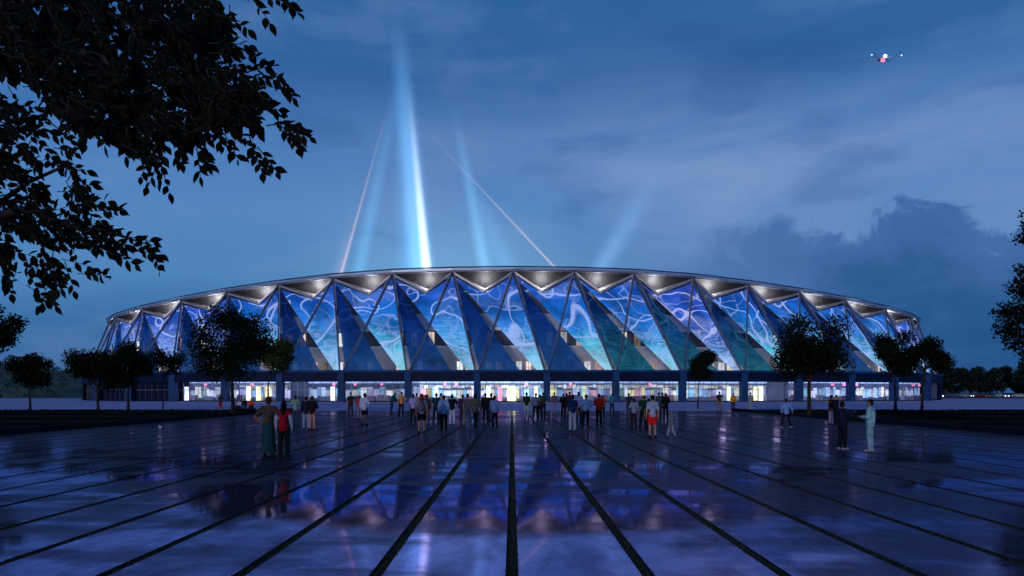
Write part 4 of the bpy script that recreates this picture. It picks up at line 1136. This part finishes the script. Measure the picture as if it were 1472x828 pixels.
person('person in pale grey outfit, rightmost of three near the right glass bays', 1079, 590.5, 564, 'stand', 'shirt', (136, 150, 158), 'trousers', (150, 160, 168), 'black', 0)
person('person in light blue shirt striding with legs apart and dark trousers', 1130, 615, 573, 'wide', 'jacket', (118, 158, 220), 'trousers', (20, 22, 34), 'black', 0, shoe=(180, 180, 190))
person('person in dark maroon top and pale trousers embracing someone in black', 1195, 610, 568, 'reach', 'jacket', (74, 24, 34), 'trousers', (142, 132, 160), 'black', -70)
person('person in black jacket embracing the maroon top', 1202, 611, 568, 'reach', 'jacket', (26, 22, 36), 'trousers', (24, 24, 36), 'black', 80)
person('person in dark clothes with both arms raised forward to the right, near right', 1211, 646, 577, 'reach', 'jacket', (20, 30, 54), 'trousers', (16, 18, 26), 'black', -72, shoe=(160, 160, 175))
person('person in pale mint shirt and pale trousers, rightmost on the plaza', 1251, 649, 574, 'fold', 'jacket', (140, 190, 198), 'trousers', (130, 168, 182), 'black', 48, shoe=(150, 150, 160))
person('person with black hair and dark coat close behind the pale blue-white shirt', 706, 607, 565, 'fold', 'jacket', (30, 22, 28), 'trousers', (30, 30, 42), 'black', -10)
person('person in rust-brown top squeezed between grey-blue and dark green tops', 776, 601, 567, 'fold', 'shirt', (150, 92, 66), 'trousers', (30, 28, 36), 'black', 20)
person('person in charcoal tee right of the person all in black in the right crowd', 814, 598, 565, 'hip', 'shirt', (44, 42, 52), 'trousers', (26, 26, 34), 'black', -30)
person('black-haired person in dark top half hidden behind the grey top and red shorts', 933, 617, 573, 'stand', 'shirt', (26, 26, 36), 'trousers', (24, 24, 34), 'black', 10)
person('person in slate grey coat just left of the black jacket', 952, 601, 564, 'stand', 'jacket', (70, 72, 92), 'trousers', (40, 40, 54), 'brown', 0)
person('person in tan top just left behind the lavender top', 599, 602, 565, 'stand', 'shirt', (156, 128, 104), 'trousers', (56, 50, 66), 'brown', -10)
person('person in plum coat left of the walking pale grey trousers', 665, 607, 567, 'stand', 'jacket', (66, 46, 78), 'trousers', (40, 36, 56), 'black', 14)

# backpack worn by the woman in the grey tee
bp = empty('backpack', (gr.location.x + .0, gr.location.y - .19, 1.02))
tag(bp, 'grey backpack on the back of the woman in black shorts', 'backpack')
mb = MB(); mb.ball((0, -.02, .18), (.14, .085, .21), 14, 10); mb.ball((0, -.07, .10), (.10, .06, .10), 12, 8)
me = remesh(mb, .012, .5, 2); link('pack', me, cloth((92, 98, 120)), bp)
for s in (-1, 1): MB().tube([(s * .09, .05, .06), (s * .13, .06, .2), (s * .10, .10, .40), (s * .09, .22, .43)], .012, 6).build('strap', cloth((40, 42, 54)), bp)

# kerb stones the seated visitors sit on
xs0, ys0 = at(345, 590)
for k in range(2):
    o = MB().box(xs0 - .5 + k * 1.05, xs0 + .52 + k * 1.05, ys0 - .22, ys0 + .22, 0, .22).build('stone_block', M_edge)
    tag(o, 'low dark stone block under the %s seated visitors' % ('left two', 'orange-shirted')[k], 'stone block')


# ------------------------------------------------------------------ parked cars far right
def car(x, y, col, rz, label, lights):
    root = empty('parked_car', (x, y, 0), rz); tag(root, label, 'car', 'cars parked far right before the trees')
    prof = [(-2.2, .35), (-2.25, .75), (-2.0, .98), (-1.5, 1.02), (-1.0, 1.42), (.5, 1.46), (1.15, 1.02), (1.95, .90), (2.25, .68), (2.22, .35)]
    v = []; n = len(prof)
    for s in (-1, 1):
        for q, (a, z) in enumerate(prof): v.append((a, s * (.88 if z < 1.1 else .68), z))
    f = [tuple(range(n))[::-1], tuple(range(n, 2 * n))] + [(i, (i + 1) % n, (i + 1) % n + n, i + n) for i in range(n)]
    MB().add(v, f).build('body', pbr('car_%s' % col[0], col[1], .3, .3), root)
    g = pbr('car_glass', (.02, .025, .04), .1)
    for s in (-1, 1): MB().add(*prism([(-1.2, s * .80, 1.04), (.85, s * .80, 1.04), (.4, s * .70, 1.38), (-.9, s * .70, 1.38)], (0, s * .04, 0))).build('window', g, root)
    MB().add(*prism([(.60, -.64, 1.42), (.60, .64, 1.42), (1.14, .74, 1.06), (1.14, -.74, 1.06)], (.05, 0, .03))).build('windscreen', g, root)
    for a in (-1.4, 1.4):
        for s in (-1, 1): MB().tube([(a, s * .92, .33), (a, s * .70, .33)], .33, 14).build('wheel', pbr('tyre', (.015, .015, .015), .8), root)
    for s in (-1, 1):
        MB().ball((2.22, s * .62, .68), (.06, .20, .12), 8, 6).build('headlight', glow('headlight_on', (.9, .95, 1), 5.0) if lights else pbr('headlight_off', (.4, .4, .45), .2), root)
CC = [('white', (.6, .6, .65)), ('blue', (.08, .12, .3)), ('silver', (.4, .42, .46)), ('red', (.3, .04, .05))]
cl = ['white car with headlights on, nearest the stadium among the far parked cars', 'dark blue parked car second from the stadium', 'silver car with headlights on in the middle of the far parked row', 'red car parked in front of the far trees', 'white car with bright headlights near the right edge', 'silver car farthest right, lights on']
for i, px in enumerate((1349, 1372, 1388, 1412, 1440, 1466)):
    d = 226 + (i * 37 % 11); car((px - 736) * d / F, d, CC[(0, 1, 2, 3, 0, 2)[i]], R(-90 + (10 if i % 2 else -14) + 20 * (i % 3)), cl[i], i in (0, 2, 4, 5))

# ------------------------------------------------------------------ drone
dr = empty('drone', W(1267, 85, 26)); tag(dr, 'small drone with white and red lights hovering in the sky at upper right', 'drone')
dr.rotation_euler = (R(4), R(-3), R(8))
Md = pbr('drone_shell', (.34, .48, .75), .4)
mb = MB(); mb.ball((0, 0, 0), (.13, .17, .055), 16, 8); mb.ball((0, .02, .045), (.08, .10, .03), 12, 6); mb.build('body', Md, dr, smooth=True)
for q, (sx, sy) in enumerate(((-1, -.55), (1, -.55), (-1, .55), (1, .55))):
    e = Vector((sx * .50, sy * .50, .03)); MB().tube([(sx * .08, sy * .08, 0), e], [.022, .015], 8).build('arm', Md, dr, smooth=True)
    MB().tube([e + Vector((0, 0, -.03)), e + Vector((0, 0, .05))], .028, 10).build('motor', Md, dr, smooth=True)
    a = .5 + q; r_ = MB()
    for s in (-1, 1):
        d_ = Vector((math.cos(a) * s, math.sin(a) * s, 0)); r_.bar(e + Vector((0, 0, .06)) + d_ * .01, e + Vector((0, 0, .065)) + d_ * .19, .028, .004)
    r_.build('rotor', pbr('rotor_blade', (.05, .05, .06), .5), dr)
    if sy < 0: MB().ball(e + Vector((sx * .10, -.02, .0)), .030, 8, 6).build('arm_light', glow('drone_blue', (.42, .68, 1), 1.6), dr)
    MB().tube([(sx * .09, sy * .14, -.03), (sx * .13, sy * .16, -.14)], .008, 6).build('leg', Md, dr)
MB().ball((.045, -.15, .055), .060, 10, 8).build('white_light', glow('drone_white', (.85, .93, 1), 4), dr)
MB().ball((-.04, -.14, -.09), .070, 10, 8).build('red_light', glow('drone_red', (1, .14, .20), 2.6), dr)
MB().ball((.035, -.11, -.085), .022, 8, 6).build('camera_lens', glow('drone_lens_glow', (.5, .6, 1), .8), dr)  # lens given a weak glow of its own, though no lamp
